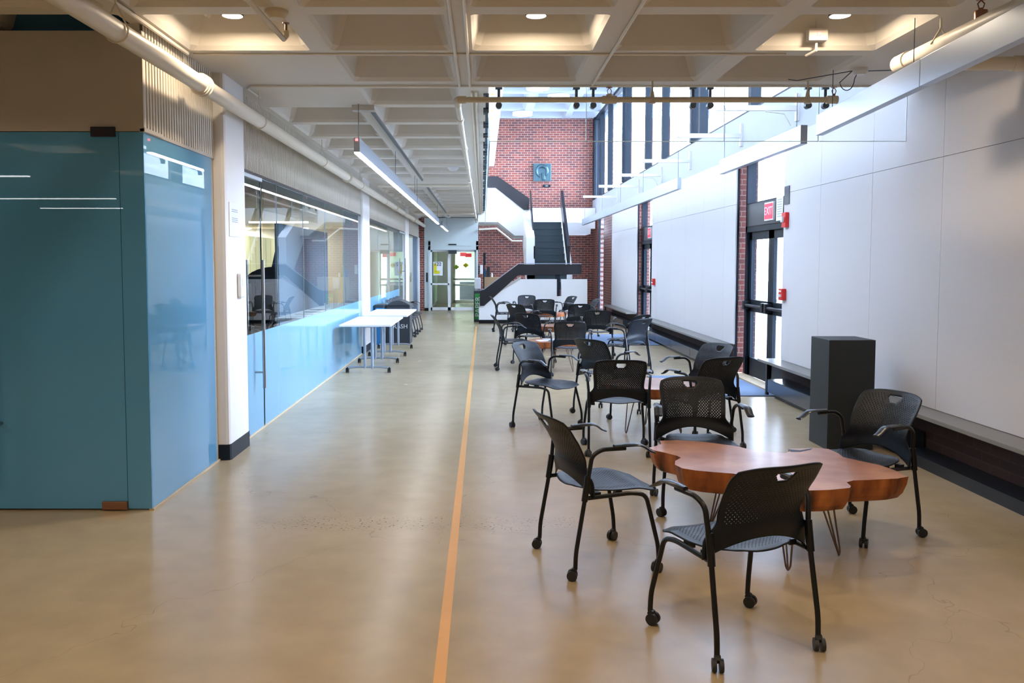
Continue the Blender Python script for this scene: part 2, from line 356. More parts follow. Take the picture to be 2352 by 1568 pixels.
# back wall: brick, stepped around the glazed corridor door
w = MB(); w.box(-.16, 4.1, YB, YB+.3, 0, 7.0); struct(w, 'wall_back', M['brick_x'])
w = MB(); w.box(XL-.1, -1.98, YB-.02, YB+.3, 0, ZR); struct(w, 'wall_back', M['brick_x'], 'narrow strip of dark brick beside the corridor door')
# painted wall round the corridor door
w = MB(); w.box(-1.98, -1.84, YB-.04, YB+.2, 0, ZR); w.box(-1.84, -.16, YB-.04, YB+.2, 2.36, ZR); w.box(-1.98, -1.84, YB-.05, YB-.04, 0, .1, 1)
struct(w, 'wall_back', [M['greygreen'], M['blackmetal']], 'pale painted wall above the corridor door')
# wall_right: spandrel above the panels
w = MB(); w.box(XP+.015, 4.0, -9, YB, 3.16, 3.72); struct(w, 'wall_right', M['band'], 'white band above the fabric panels')
w = MB()
for a, b in ((-9, 10.29), (12.24, 18.27), (20.08, 25.9), (27.2, YB)): w.box(XP+.06, 4.0, a, b, 0, 3.16)
struct(w, 'wall_right', M['brick_y'], 'red brick side wall with door openings')
w = MB(); w.box(-12, 4.2, -9.2, -9, 0, 3.7); struct(w, 'wall_near', M['offwhite'])
w = MB(); w.box(-12, -11.8, -9, 36, 0, 3.7); struct(w, 'wall_left', M['offwhite'], 'far wall of the office side')

# ---- clerestory window above the right wall
wf = MB(); XW = 3.80
wf.box(XW-.06, XW+.08, YE, YB, 6.36, 6.46); wf.box(XW-.04, XW+.08, YE, YB, 3.72, 3.78); wf.box(XW-.09, XW+.1, YB-.28, YB, 3.72, 6.46)
mull = [(26.9, .07), (25.2, .08), (22.6, .09), (22.1, .09), (19.4, .12), (17.6, .1), (15.2, .12), (14.6, .12), (11.85, .13), (9.3, .12)]
for y, ww in mull: wf.box(XW-.07, XW+.09, y-ww/2, y+ww/2, 3.78, 6.36)
wi = struct(wf, 'window_1', M['darkframe'])
ed = [YE]+sorted(m[0] for m in mull)+[YB-.28]
for a, b in zip(ed[:-1], ed[1:]):
    if b-a < .2: continue
    p = MB(); p.quad((XW, a+.04, 3.78), (XW, b-.04, 3.78), (XW, b-.04, 6.36), (XW, a+.04, 6.36)); build(p, 'pane', M['window'], wi)
# narrow tall window in the far brick
wf = MB(); wf.box(XP+.06, XP+.12, 27.12, 27.2, .0, 3.16); wf.box(XP+.06, XP+.12, 25.9, 25.98, 0, 3.16); wf.box(XP+.06, XP+.12, 25.9, 27.2, 3.05, 3.16)
w2 = struct(wf, 'window_2', M['darkframe'])
p = MB(); p.quad((XP+.09, 25.9, 0), (XP+.09, 27.2, 0), (XP+.09, 27.2, 3.1), (XP+.09, 25.9, 3.1)); build(p, 'pane', M['window'], w2)

# ------------------------------------------------------------------ left storefront
def corr(mb, x, y0, y1, z0, z1, pitch=.048, dep=.03):
    n = int((y1-y0)/pitch); vs = []
    for i in range(n):
        y = y0+i*pitch
        for dy, dx in ((0, 0), (.5*pitch, 0), (.55*pitch, -dep), (.95*pitch, -dep)): vs.append((x+dx, y+dy))
    vs.append((x, y1)); o_ = len(mb.v)
    for a, b in vs: mb.v.append((a, b, z0)); mb.v.append((a, b, z1))
    for i in range(len(vs)-1): mb.f.append((o_+2*i, o_+2*i+2, o_+2*i+3, o_+2*i+1)); mb.mi.append(0); mb.sm.append(False)
w = MB(); YC = 5.40; ZG = 2.455
for a, b in ((YC+.02, 6.9), (7.42, 14.9), (15.75, 23.2), (24.1, YB)):
    corr(w, XL+.005, a, b, ZG+.02, ZR); w.box(XL-.3, XL-.015, a, b, ZG+.02, ZR)
struct(w, 'wall_left', M['corr'], 'vertically ribbed concrete band above the glass')
w = MB(); w.box(-12, XL+.005, YC, YC+.02, ZG+.03, 3.09); w.box(-12, XL+.01, YC, YC+.3, ZG+.005, ZG+.03)
struct(w, 'wall_front_left', M['beige'], 'plain beige bulkhead above the teal glass')
w = MB(); w.box(-12, XL-.1, YC+.2, YC+.25, 3.09, 3.42); struct(w, 'trim_1', M['bluepaint'])
w = MB(); w.box(XL-.02, XL+.006, YC, 6.9, ZG, ZG+.022); w.box(XL-.03, XL+.004, 7.42, 14.9, ZG-.01, ZG+.022, 1); w.box(XL-.03, XL+.004, 15.75, 23.2, ZG-.01, ZG+.022, 1); w.box(XL-.03, XL+.004, 24.1, YB, ZG-.01, ZG+.022, 1)
struct(w, 'trim_2', [M['beige'], M['gap']])
w = MB(); w.box(XL-.02, XL+.012, YC, 6.88, 0, .012); w.box(XL-.02, XL+.012, 7.42, 28.3, 0, .012); struct(w, 'trim_3', M['curb'])
# columns
def column(y0, y1, x1, lab, base=True):
    t = thing('column', lab, 'column', ((x1+XL-.3)/2, (y0+y1)/2, 0), 'white columns along the glass wall')
    m = MB(); r = .03; poly = [(XL-.3, y0), (x1-r, y0), (x1-r*.3, y0+r*.3), (x1, y0+r), (x1, y1-r), (x1-r*.3, y1-r*.3), (x1-r, y1), (XL-.3, y1)]
    m.prism(poly, 0, ZR, 'xy'); build(m, 'shaft', M['white'], t)
    if base:
        m = MB(); e = .006; poly = [(a+(e if a > XL-.2 else 0), b+(e if b > (y0+y1)/2 else -e)) for a, b in poly]
        m.prism(poly, 0.0, .13, 'xy'); build(m, 'base_trim', M['darkframe'], t)
    return t
column(6.80, 7.38, XL+.09, 'white rounded column between the teal glass room and the glass door')
column(14.9, 15.75, XL+.05, 'white column behind the two white flip tables')
column(23.2, 24.1, XL+.05, 'farthest white column on the glass wall, near the corridor door')

# teal glass box
def glass_panel(name, lab, cat, verts, mat, group=None, edge=None, th=.012, ax='x'):
    m = MB(); (a, b, z0, z1, fx) = verts
    if ax == 'x': m.box(fx-th, fx, a, b, z0, z1)
    else: m.box(a, b, fx-th, fx, z0, z1)
    o = build(m, name, mat); tag(o, lab, cat, group); return o
dl, dj = -3.35, -2.326
t = thing('glass_door', 'teal opaque glass door in the front of the near glass room', 'door', (-2.84, YC, 0))
m = MB(); m.box(dl, dj-.004, YC, YC+.012, .012, ZG); build(m, 'leaf', M['teal'], t)
m = MB(); m.box(-2.50, -2.345, YC-.018, YC+.03, 2.425, 2.487); build(m, 'top_clamp', M['darkhinge'], t, bevel=.003)['label'] = 'dark steel top clamp'
m = MB(); m.box(-2.492, -2.328, YC-.018, YC+.03, .008, .062); build(m, 'bottom_clamp', M['copper'], t, bevel=.003)['label'] = 'copper-toned bottom clamp'
m = MB(); m.tube([(-3.20, YC-.06, .58), (-3.14, YC-.06, .58), (-3.14, YC, .58)], .012, 8); m.tube([(-3.2, YC-.06, .2), (-3.2, YC-.06, 1.3)], .015, 10); build(m, 'pull_handle', M['chrome'], t)
gr = thing('glass_enclosure', 'opaque teal glass walls of the near room, wrapping the corner', 'glass wall', (XL, YC, 0))
m = MB(); m.box(dj, XL, YC, YC+.012, .012, ZG); build(m, 'sidelight', M['teal'], gr)
m = MB(); m.box(XL-.012, XL, YC+.014, 6.735, .012, ZG); build(m, 'side_pane', M['teal2'], gr)['label'] = 'blue side pane reflecting the hall'
m = MB(); m.box(-11.7, dl-.004, YC, YC+.012, .012, ZG); build(m, 'front_pane', M['teal'], gr)
w = MB(); w.box(XL-.25, XL-.004, 6.74, 6.80, 0, ZG); struct(w, 'trim_4', M['beige'])

# glass door of the office, then the fixed panes with a frosted lower band
FZ = .955
def pane(y0, y1, par, frost=True, mat=None, door=False, zt=ZG-.012):
    zb = FZ if frost else .012
    if door: t = thing('glass_door', par, 'door', (XL, (y0+y1)/2, 0))
    else:
        fr = MB(); fr.box(XL-.008, XL-.001, y0+.004, y1-.004, zt-.004, zt); t = build(fr, 'pane', M['brightedge'], par)
    m = MB()
    m.quad((XL, y0+.004, zb), (XL, y1-.004, zb), (XL, y1-.004, zt), (XL, y0+.004, zt)); build(m, 'clear_glass', mat or M['glass'], t)
    if frost:
        m = MB(); m.box(XL-.006, XL, y0+.004, y1-.004, .012, FZ); build(m, 'frosted_band', M['frost'], t)['label'] = 'frosted pale blue lower glass'
    m = MB(); m.box(XL-.012, XL+.001, y1-(.006 if door else .003), y1-.001, .012, zt); build(m, 'edge', M['gedge'] if door else M['brightedge'], t)
    return t
t = pane(7.40, 8.22, 'clear glass office door with long steel bar handles', door=True)
m = MB(); hy = 7.93
m.tube([(XL+.085, hy, .43), (XL+.085, hy, 1.65)], .016, 12)
for z in (.58, 1.5): m.tube([(XL-.07, hy, z), (XL+.085, hy, z)], .009, 8)
m.tube([(XL-.07, hy, .43), (XL-.07, hy, 1.65)], .016, 12)
build(m, 'bar_handle', M['chrome'], t)
m = MB(); m.box(XL-.03, XL+.02, 7.41, 8.21, ZG-.05, ZG-.011); build(m, 'header_rail', M['alu'], t, bevel=.004)
m = MB(); m.box(XL-.03, XL-.012, hy-.03, hy+.03, .9, 1.02); build(m, 'lock', M['chrome'], t)
ys = [8.26, 8.86, 10.15, 11.55, 13.1, 14.88]
gw = thing('glass_wall', 'long office glass wall with frosted lower band, right of the glass door', 'glass wall', (XL, 11.5, 0))
for a, b in zip(ys[:-1], ys[1:]): pane(a, b, gw)
ys = [15.77, 17.4, 19.4, 21.6]
gw = thing('glass_wall', 'glass wall bay between the second and third white columns', 'glass wall', (XL, 18.5, 0))
for a, b in zip(ys[:-1], ys[1:]): pane(a, b, gw)
t = pane(21.62, 23.18, 'far clear glass door just before the farthest column', frost=False, door=True)
m = MB(); m.tube([(XL+.08, 22.6, .6), (XL+.08, 22.6, 1.75)], .018, 8); m.tube([(XL, 22.6, 1.4), (XL+.08, 22.6, 1.4)], .01, 8); build(m, 'bar_handle', M['chrome'], t)
m = MB(); m.box(XL-.03, XL+.03, 21.63, 23.17, ZG-.05, ZG-.012); build(m, 'header_rail', M['alu'], t)
gw = thing('glass_wall', 'last glass bay by the corridor, half clear and half pale blue', 'glass wall', (XL, 26, 0))
pane(24.12, 26.0, gw, frost=False)
m = MB(); m.box(XL-.012, XL, 26.02, 27.9, .012, ZG-.012); build(m, 'frosted_pane', M['frost'], gw)
w = MB(); w.box(XL-.1, XL+.03, 27.9, 28.38, 0, ZG+.02); struct(w, 'trim_5', M['white'])

# ------------------------------------------------------------------ office interior behind the glass
w = MB(); w.box(-12, XL-.3, 5.6, 36, 3.0, 3.05); struct(w, 'ceiling', M['ceil'], 'low grey office ceiling behind the glass')
w = MB(); w.box(-12, -2.4, 34, 34.1, 0, 3.1); struct(w, 'wall_back', M['offwhite'], 'far wall of the office behind the glass')
w = MB(); w.box(-12, XL-.3, 5.6, 5.7, 0, 3.1); struct(w, 'wall_front_left', M['offwhite'], 'office partition behind the teal glass')
lk = thing('locker_bank', 'row of tall cream lockers seen through the office glass door', 'lockers', (-8.2, 18, 0))
m = MB(); m.box(-8.6, -8.0, 12, 33, 0, 2.55); build(m, 'body', M['locker'], lk)
for k in range(30):
    y = 12.35+k*.7
    if y < 32.8:
        m = MB(); m.box(-8.01, -7.99, y-.33, y+.33, .1, 2.5); build(m, 'door', M['locker'], lk)
for k, (px0, px1, py) in enumerate(((572, 708, 512), (540, 577, 526), (652, 708, 526), (588, 690, 544), (615, 708, 548), (645, 708, 552))):
    Y = on_z(px0, py, 2.95)[1]; x0 = on_z(px0, py, 2.95)[0]; x1 = on_z(px1, py, 2.95)[0]; Y = min(Y, 33.5)
    lab = ['long linear office lamp nearest the glass, highest of its cluster', 'short linear office lamp at far left beside the first column', 'short linear office lamp right of the long one', 'middle linear office lamp above the pale board', 'linear office lamp just below the middle one', 'lowest, farthest linear office lamp'][k]
    m = MB(); m.box(x0, x1, Y-.04, Y+.04, 2.95, 2.999); o = build(m, 'linear_lamp', M['offlamp']); tag(o, lab, 'ceiling light', 'linear lamps in the office')
    l = bpy.data.lights.new('office_lamp', 'AREA'); l.shape = 'RECTANGLE'; l.size = x1-x0; l.size_y = .1; l.energy = 70; l.color = (1, .98, .88)
    lo = bpy.data.objects.new('office_lamp', l); C.objects.link(lo); lo.parent = o; lo.location = ((x0+x1)/2, Y, 2.94)
# curved-top booth, seen through the door
bt = thing('booth', 'pale grey booth with a dark navy arched top behind the glass', 'booth', (-5.0, 16.4, 0))
x0, z0 = on_y(556, 652, 16.4); x1, z1 = on_y(706, 655, 16.4)
m = MB(); m.prism([(x0, .5), (x0-.02, z0), (x0+.3, z0+.02), (x1-.3, z0+.0), (x1, z1), (x1-.04, .5)], 16.4, 17.3, 'xz'); build(m, 'front_board', M['greyboard'], bt)
m = MB(); n = 16; xc = (x0+x1)/2; hw = (x1-x0)/2
poly = [(xc-hw*math.cos(PI*k/n), z0-.02+.36*math.sin(PI*k/n)) for k in range(n+1)]; m.prism(poly, 16.45, 17.4, 'xz'); build(m, 'arched_top', M['navy'], bt)
m = MB(); m.box(x0+.2, x0+.26, 16.37, 16.4, .9, 1.45); build(m, 'slot', M['navy'], bt)
m = MB(); m.box(x0, x1, 16.5, 17.2, 0, .5); build(m, 'plinth', M['darkbin'], bt)
m = MB(); a = on_y(640, 537, 19); b = on_y(648, 537, 19); c_ = on_y(637, 612, 19); d = on_y(624, 612, 19)
m.prism([(d[0], 0), (d[0], d[1]), a, b, c_, (c_[0], 0)], 19, 19.05, 'xz'); tag(build(m, 'banner', M['navy']), 'narrow dark blue slanting banner standing in the office', 'banner')
m = MB(); m.box(-3.3, -3.24, 13.3, 17.5, .0, 2.25); tag(build(m, 'office_partition', M['partition']), 'grey blue office partition standing behind the glass panes', 'partition')
ct = thing('counter', 'low office counter with light front behind the glass', 'counter', (-5.5, 13, 0))
m = MB(); m.box(-7.4, -3.5, 14.2, 14.9, .0, .35); build(m, 'base', M['darkbin'], ct)
m = MB(); m.box(-7.4, -3.45, 14.1, 15.0, .35, .40); build(m, 'top', M['greyboard'], ct)
# papers on the sill of the frosted band
for k in range(4):
    y = 11.0+.5*k; m = MB(); m.box(XL-.42, XL-.16, y, y+.3, FZ-.04+.004*k, FZ-.036+.004*k)
    tag(build(m, 'paper_sheet', M['paper']), ['sheet of paper on the office sill nearest the glass door', 'second sheet of paper on the office sill', 'third sheet of paper on the office sill', 'sheet of paper on the office sill farthest from the door'][k], 'paper', 'papers on the office sill')
m = MB(); m.box(XL-.5, XL-.03, 10.7, 14.8, FZ-.08, FZ-.04); tag(build(m, 'window_desk', M['table']), 'long white desk top along the inside of the glass wall', 'desk')

# ------------------------------------------------------------------ right wall panels, ledge, heater
def boards(y0, y1, cuts, lab):
    t = thing('wall_panel', lab, 'wall panel', (XP, (y0+y1)/2, 0), 'white fabric display panels')
    bk = MB(); bk.box(XP+.012, XP+.055, y0+.01, y1-.01, .45, 3.15); build(bk, 'backing', M['gap'], t)
    ed = [y0]+[c for c in cuts if y0 < c < y1]+[y1]
    for a, b in zip(ed[:-1], ed[1:]):
        for z0, z1 in ((.43, 2.468), (2.472, 3.157)):
            m = MB(); m.box(XP, XP+.02, a+.002, b-.002, z0, z1); build(m, 'board', M['fabric'], t)
    return t
cuts = [-6.6+1.215*k+.0 for k in range(0, 60)]; cuts = [6.75+1.215*k for k in range(-14, 16)]
boards(-8.9, 10.29, cuts, 'long white fabric wall panel at right, running toward the camera')
boards(12.24, 18.27, cuts, 'white fabric wall panel between the two exit doors')
boards(20.08, 23.95, cuts, 'farthest white fabric wall panel, beside bare brick')
def ledge(y0, y1, lab, taper=0):
    t = thing('ledge', lab, 'ledge', (XP-.1, (y0+y1)/2, 0), 'grey ledges below the wall panels')
    m = MB(); m.prism([(3.45, y0), (3.70, y0), (3.70, y1), (3.66, y1), (3.45, y1-taper)], .395, .426, 'xy'); build(m, 'top', M['ledge'], t, bevel=.003)
    m = MB(); m.box(3.47, 3.50, y1-.3-taper, y1-.25-taper, .0, .396); build(m, 'support', M['blackmetal'], t)
ledge(-8.9, 10.45, 'grey ledge below the near right wall panel, behind the pedestal')
ledge(12.35, 18.4, 'grey ledge below the panel between the exit doors', .0)
ledge(20.1, 24.0, 'grey ledge below the farthest wall panel', .0)
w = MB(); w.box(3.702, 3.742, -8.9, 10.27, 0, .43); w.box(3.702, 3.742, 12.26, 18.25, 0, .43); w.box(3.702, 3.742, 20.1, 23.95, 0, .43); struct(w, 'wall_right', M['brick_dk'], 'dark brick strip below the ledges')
def heater(y0, y1, lab, seg):
    t = thing('baseboard_heater', lab, 'heater', (3.56, (y0+y1)/2, 0), 'floor heaters along the right wall')
    n = max(1, round((y1-y0)/seg)); d = (y1-y0)/n
    for k in range(n):
        m = MB(); m.box(3.46, 3.69, y0+k*d+.004, y0+(k+1)*d-.004, .055, .215); build(m, 'cover', M['heater'], t, bevel=.006)
    m = MB(); m.box(3.52, 3.68, y0+.1, y1-.1, 0, .056); build(m, 'foot', M['blackmetal'], t)
w = MB(); w.box(3.706, 3.735, 12.23, 12.27, .1, 3.15); w.box(3.706, 3.735, 20.07, 20.1, .1, 3.15); struct(w, 'trim_7', M['darkframe'])
heater(6.9, 10.1, 'dark floor heater behind the pedestal, ending beside the open floor mat', 1.6)
heater(12.5, 19.6, 'dark floor heater below the middle ledge', 1.5)
heater(20.6, 26, 'farthest dark floor heater beside the brick wall', 1.5)
w = MB(); w.box(3.47, 3.69, -8.9, 6.86, 0, .09); struct(w, 'baseboard_right', M['navyblack'])
t = thing('wall_outlet', 'white oval device below the middle panel, beside the near exit door', 'device', (3.6, 11.9, .3))
m = MB(); m.box(3.60, 3.66, 12.3, 12.42, .28, .40); build(m, 'cover', M['whitep'], t, bevel=.015)

# ------------------------------------------------------------------ exit doors
def exit_door(ya, yb, lab, near):
    w_ = MB(); XF = 3.86
    # door opening reveal (brick jambs)
    t = thing('exit_door', lab, 'door', (XF, (ya+yb)/2, 0), 'dark framed exit doors in the right wall')
    m = MB(); m.box(XF-.06, XF+.08, ya, ya+.07, 0, 3.14); m.box(XF-.06, XF+.08, yb-.07, yb, 0, 3.14); m.box(XF-.06, XF+.08, ya, yb, 3.06, 3.16)
    m.box(XF-.06, XF+.08, ya, yb, 2.06, 2.15); m.box(XF-.05, XF+.07, ya, yb, 2.43, 2.47); build(m, 'frame', M['darkframe'], t)
    m = MB(); m.box(XF-.075, XF+.06, ya+.05, yb-.05, 2.14, 2.45); build(m, 'header_plate', M['stainless'], t)['label'] = 'brushed stainless header plate'
    m = MB(); m.quad((XF, ya+.07, 2.47), (XF, yb-.07, 2.47), (XF, yb-.07, 3.06), (XF, ya+.07, 3.06)); build(m, 'transom_pane', M['window'], t)
    mid = (ya+yb)/2
    for a, b in ((ya+.07, mid-.003), (mid+.003, yb-.07)):
        m = MB(); s = .10
        m.box(XF-.02, XF+.03, a, a+s, .01, 2.06); m.box(XF-.02, XF+.03, b-s, b, .01, 2.06); m.box(XF-.02, XF+.03, a, b, .01, .27); m.box(XF-.02, XF+.03, a, b, 1.95, 2.06); m.box(XF-.02, XF+.03, a, b, .93, 1.10)
        lf = build(m, 'leaf', M['darkframe'], t)
        m = MB(); m.quad((XF, a+s, .27), (XF, b-s, .27), (XF, b-s, .93), (XF, a+s, .93)); m.quad((XF, a+s, 1.1), (XF, b-s, 1.1), (XF, b-s, 1.95), (XF, a+s, 1.95)); build(m, 'pane', M['window'], lf)
        m = MB(); m.tube([(XF-.09, a+.08, 1.02), (XF-.09, b-.08, 1.02)], .022, 10); m.box(XF-.12, XF-.02, a+.03, a+.1, .96, 1.08); m.box(XF-.12, XF-.02, b-.1, b-.03, .96, 1.08); build(m, 'push_bar', M['blackmetal'], lf)
    return t
exit_door(10.18, 12.14, 'near dark framed glass exit door with red exit sign on steel header', True)
exit_door(18.16, 20.12, 'far dark framed glass exit door between the white panels', False)
w = MB(); w.box(3.60, 3.80, 10.29, 12.24, 0, .02); w.box(3.62, 3.80, 18.27, 20.08, 0, .02); struct(w, 'trim_6', M['curb'])
for y, ya, k in ((11.1, 12.22, 0), (19.0, 20.06, 1)):
    w = MB(); w.box(3.735, 3.86, ya, ya+.3, 0, 3.16); w.box(3.86, 4.0, ya+.1, ya+.3, -.2, 3.6); struct(w, 'wall_right', M['brick_jamb'], ['brick jamb at the near exit door', 'brick jamb at the far exit door'][k])
for k, (y, z) in enumerate(((11.05, 2.30), (18.95, 2.30))):
    t = thing('exit_sign', ['red EXIT sign on the steel header of the near exit door', 'red EXIT sign above the far exit door'][k], 'exit sign', (3.76, y, z), 'exit signs over the side doors')
    m = MB(); m.box(3.757, 3.784, y-.17, y+.17, z-.12, z+.12); build(m, 'housing', M['whitep'], t)
    m = MB(); m.box(3.752, 3.757, y-.15, y+.15, z-.10, z+.10); build(m, 'face', M['exitred'], t)
    text('EXIT', .15, M['whitep'], 'lettering', t, (3.750, y, z), (0, -1, 0), (0, 0, 1))
t = thing('notice', 'white paper notice taped beside the EXIT sign', 'notice', (3.77, 10.42, 2.3))
m = MB(); m.box(3.765, 3.77, 10.55, 10.79, 2.16, 2.46); build(m, 'sheet', M['paper'], t)
m = MB()
for k in range(8): m.box(3.763, 3.765, 10.59, 10.75, 2.42-.03*k, 2.428-.03*k)
build(m, 'lines', M['greyink'], t)
m = MB(); m.box(XP-.008, XP-.001, 10.10, 10.275, 2.33, 2.55); tag(build(m, 'steel_plate', M['stainless'], bevel=.001), 'small steel plate on the panel edge above the red strobe alarm', 'plate')
def alarm(y, z, x, lab, kind):
    t = thing('fire_alarm', lab, 'fire alarm', (x-.03, y, z), 'red fire alarm devices on the right wall')
    if kind == 'strobe':
        m = MB(); m.box(x-.045, x, y-.065, y+.065, z-.09, z+.09); build(m, 'housing', M['red'], t, bevel=.006)
        m = MB(); m.box(x-.075, x-.045, y-.03, y+.03, z-.03, z+.04); build(m, 'strobe_lens', M['whitep'], t, bevel=.008)
    else:
        m = MB(); m.box(x-.055, x, y-.06, y+.06, z-.07, z+.07); build(m, 'housing', M['red'], t, bevel=.006)
        m = MB(); m.box(x-.07, x-.055, y-.045, y+.045, z-.03, z+.0); build(m, 'pull_handle', M['whitep'], t)
        m = MB(); m.box(x-.06, x-.055, y-.04, y+.04, z+.03, z+.05); build(m, 'lettering_strip', M['whitep'], t)
y, z = on_x(1808, 505, XP); alarm(y, z, XP-.001, 'red strobe alarm on the panel beside the near exit door, upper one', 'strobe')
y, z = on_x(1802, 676, XP); alarm(y, z, XP-.001, 'red pull station on the panel edge at the near exit door, below the strobe', 'pull')
y, z = on_x(1504, 647, XP); alarm(y, z, XP-.001, 'small red pull station at the far exit door', 'pull')
# floor mats
m = MB(); m.box(2.35, 3.58, 10.1, 11.9, 0, .012); tag(build(m, 'floor_mat', M['mat'], bevel=.004), 'blue grey floor mat before the near exit door', 'mat', 'blue floor mats at the exits')
m = MB(); m.box(2.1, 3.5, 16.4, 18.9, 0, .012); tag(build(m, 'floor_mat', M['mat'], bevel=.004), 'blue grey floor mat before the far exit door', 'mat', 'blue floor mats at the exits')
m = MB(); m.box(-.193, -.145, .2, 21.4, .0, .0015); tag(build(m, 'floor_tape', M['tape']), 'long straight yellow tape line along the concrete floor', 'tape')

# ------------------------------------------------------------------ pedestal
m = MB(); m.box(2.985, 3.385, 7.17, 7.57, 0, .958); tag(build(m, 'pedestal', M['pedestal'], bevel=.004), 'tall charcoal box pedestal standing before the right wall ledge', 'pedestal')

# ------------------------------------------------------------------ smoke curtain glass
def clip(mb, x, y, ax):
    if ax == 'y': mb.box(x-.012, x+.012, y-.03, y-.02, ZR-.16, ZR); mb.box(x-.03, x+.03, y-.035, y+.0, ZR-.02, ZR); mb.cyl((x, y-.05, ZR-.16), (x, y, ZR-.16), .028, 12)
    else: mb.box(x-.03, x+.0, y-.04, y+.04, ZR-.12, ZR); mb.cyl((x-.05, y, ZR-.14), (x, y, ZR-.14), .025, 10); mb.box(x-.05, x, y-.06, y+.06, ZR-.02, ZR)
yc = YE+.05
t = thing('smoke_curtain', 'clear glass smoke curtain hanging below the ceiling edge across the hall', 'glass curtain', (1.8, yc, ZR))
for a, b in ((.06, .9), (.91, 2.1), (2.11, 2.92), (2.93, XP)):
    m = MB(); m.quad((a, yc, 2.68), (b, yc, 2.68), (b, yc, ZR+.1), (a, yc, ZR+.1)); build(m, 'pane', M['curtain'], t)
    m = MB(); m.box(a, b, yc-.003, yc+.003, 2.675, 2.681); m.box(b-.004, b+.002, yc-.004, yc+.004, 2.675, ZR+.05); build(m, 'edge', M['brightedge'], t)
for px in (1145, 1320, 1358, 1583, 1622, 1843, 1882):
    m = MB(); clip(m, (px-CX)/FPX*yc, yc, 'y'); build(m, 'clip', M['greyclip'], t)
t = thing('smoke_curtain', 'clear glass smoke curtain hanging along the left ceiling edge over the tables', 'glass curtain', (.06, 15, ZR))
k = 0; y = yc+.01
while y < 21.5:
    b = y+1.5
    m = MB(); m.quad((.06, y, 2.68), (.06, b-.01, 2.68), (.06, b-.01, ZR+.1), (.06, y, ZR+.1)); build(m, 'pane', M['curtain'], t)
    m = MB(); m.box(.056, .064, y, b-.01, 2.675, 2.681); m.box(.054, .066, b-.012, b-.006, 2.68, ZR); build(m, 'edge', M['brightedge'], t)
    for q in (.3, 1.15):
        m = MB(); clip(m, .055, y+q, 'x'); build(m, 'clip', M['greyclip'], t)
    y = b

# ------------------------------------------------------------------ pipes
t = thing('sprinkler_main', 'thick white insulated pipe running along the left wall', 'pipe', (-1.98, 12, 2.86))
px_, pz_ = -1.98, 2.872
m = MB(); m.tube([(px_, -8.8, pz_), (px_, YB-.05, pz_)], .057, 24); build(m, 'pipe', M['pipe'], t)
for y in (5.98, 12.3, 19, 24):
    m = MB(); m.tube([(px_, y-.05, pz_), (px_, y+.05, pz_)], .068, 24); m.tube([(px_, y-.035, pz_), (px_, y-.02, pz_)], .078, 20); m.tube([(px_, y+.02, pz_), (px_, y+.035, pz_)], .078, 20); build(m, 'coupling', M['pipe'], t)
for y in (1.5, 4.6, 7.5, 10.4, 13.6, 17, 21):
    m = MB()
    m.tube([(px_, y, ZR), (px_, y, 3.02)], .006, 8); m.tube([(px_, y, 3.02)]+[(px_+.064*math.sin(a), y, pz_+.064*math.cos(a)) for a in [R(q) for q in range(60, 301, 20)]]+[(px_, y, 3.02)], .0045, 6)
    build(m, 'hanger', M['pipe'], t)
t = thing('sprinkler_branch', 'tan sprinkler pipe crossing below the ceiling edge, turning along the left slab', 'pipe', (1.3, 7.1, 2.98))
zz = 2.985; m = MB(); m.tube([(-.19, 7.1, zz), (2.94, 7.1, zz)], .024, 16); m.tube([(2.88, 7.1, zz), (2.97, 7.1, zz)], .034, 14)
m.tube([(-.14, 7.1, zz), (-.2, 7.1, zz), (-.215, 7.14, zz), (-.215, 7.3, zz)], .032, 14); m.tube([(1.06, 7.1, zz-.01), (1.06, 7.1, zz+.045)], .026, 12); m.tube([(1.0, 7.1, zz), (1.12, 7.1, zz)], .034, 14); build(m, 'cross_pipe', M['tanpipe'], t)
m = MB(); m.tube([(-.215, 7.25, zz), (-.215, YB-.1, zz)], .026, 14)
for y in range(8, 28, 2): m.tube([(-.215, y, zz), (-.215, y+.09, zz)], .036, 12)
build(m, 'long_pipe', M['pipe'], t)
for x in (1.06, 2.94):
    m = MB(); m.cyl((x, 7.1, zz+.03), (x, 7.1, zz+.05), .012, 10); m.tube([(x-.012, 7.1, zz+.05), (x-.018, 7.1, zz+.075), (x, 7.1, zz+.1)], .004, 6); m.tube([(x+.012, 7.1, zz+.05), (x+.018, 7.1, zz+.075), (x, 7.1, zz+.1)], .004, 6); m.cyl((x, 7.1, zz+.1), (x, 7.1, zz+.104), .026, 14); build(m, 'sprinkler_head', M['copper'], t)
for x in (1.42, 2.72):
    m = MB(); m.tube([(x, 7.1, zz), (x, 7.1, ZR)], .008, 8); m.tube([(x, 7.1, zz-.03), (x, 7.1, zz+.07)], [.03, .012], 12); build(m, 'hanger', M['tanpipe'], t)
t = thing('sprinkler_main', 'thick cream pipe below the ceiling at upper right, above the linear lamp', 'pipe', (2.85, 4, 2.97))
m = MB(); m.tube([(2.85, -8.8, 2.975), (2.85, 5.75, 2.975)], .052, 20); m.tube([(2.85, 5.68, 2.975), (2.85, 5.82, 2.975)], .062, 20)
m.tube([(2.85, 5.72, 2.96), (3.6, 5.72, 2.96)], .045, 18); m.tube([(3.56, 5.72, 2.96), (3.64, 5.72, 2.96)], .052, 18); build(m, 'pipe', M['pipe'], t)
m = MB(); m.tube([(2.85, 5.3, ZR), (2.85, 5.3, 3.08)], .008, 8); m.tube([(2.85, 5.3, 3.08), (2.79, 5.3, 2.98)], .005, 6); m.tube([(2.85, 5.3, 3.08), (2.91, 5.3, 2.98)], .005, 6); build(m, 'hanger', M['pipe'], t)
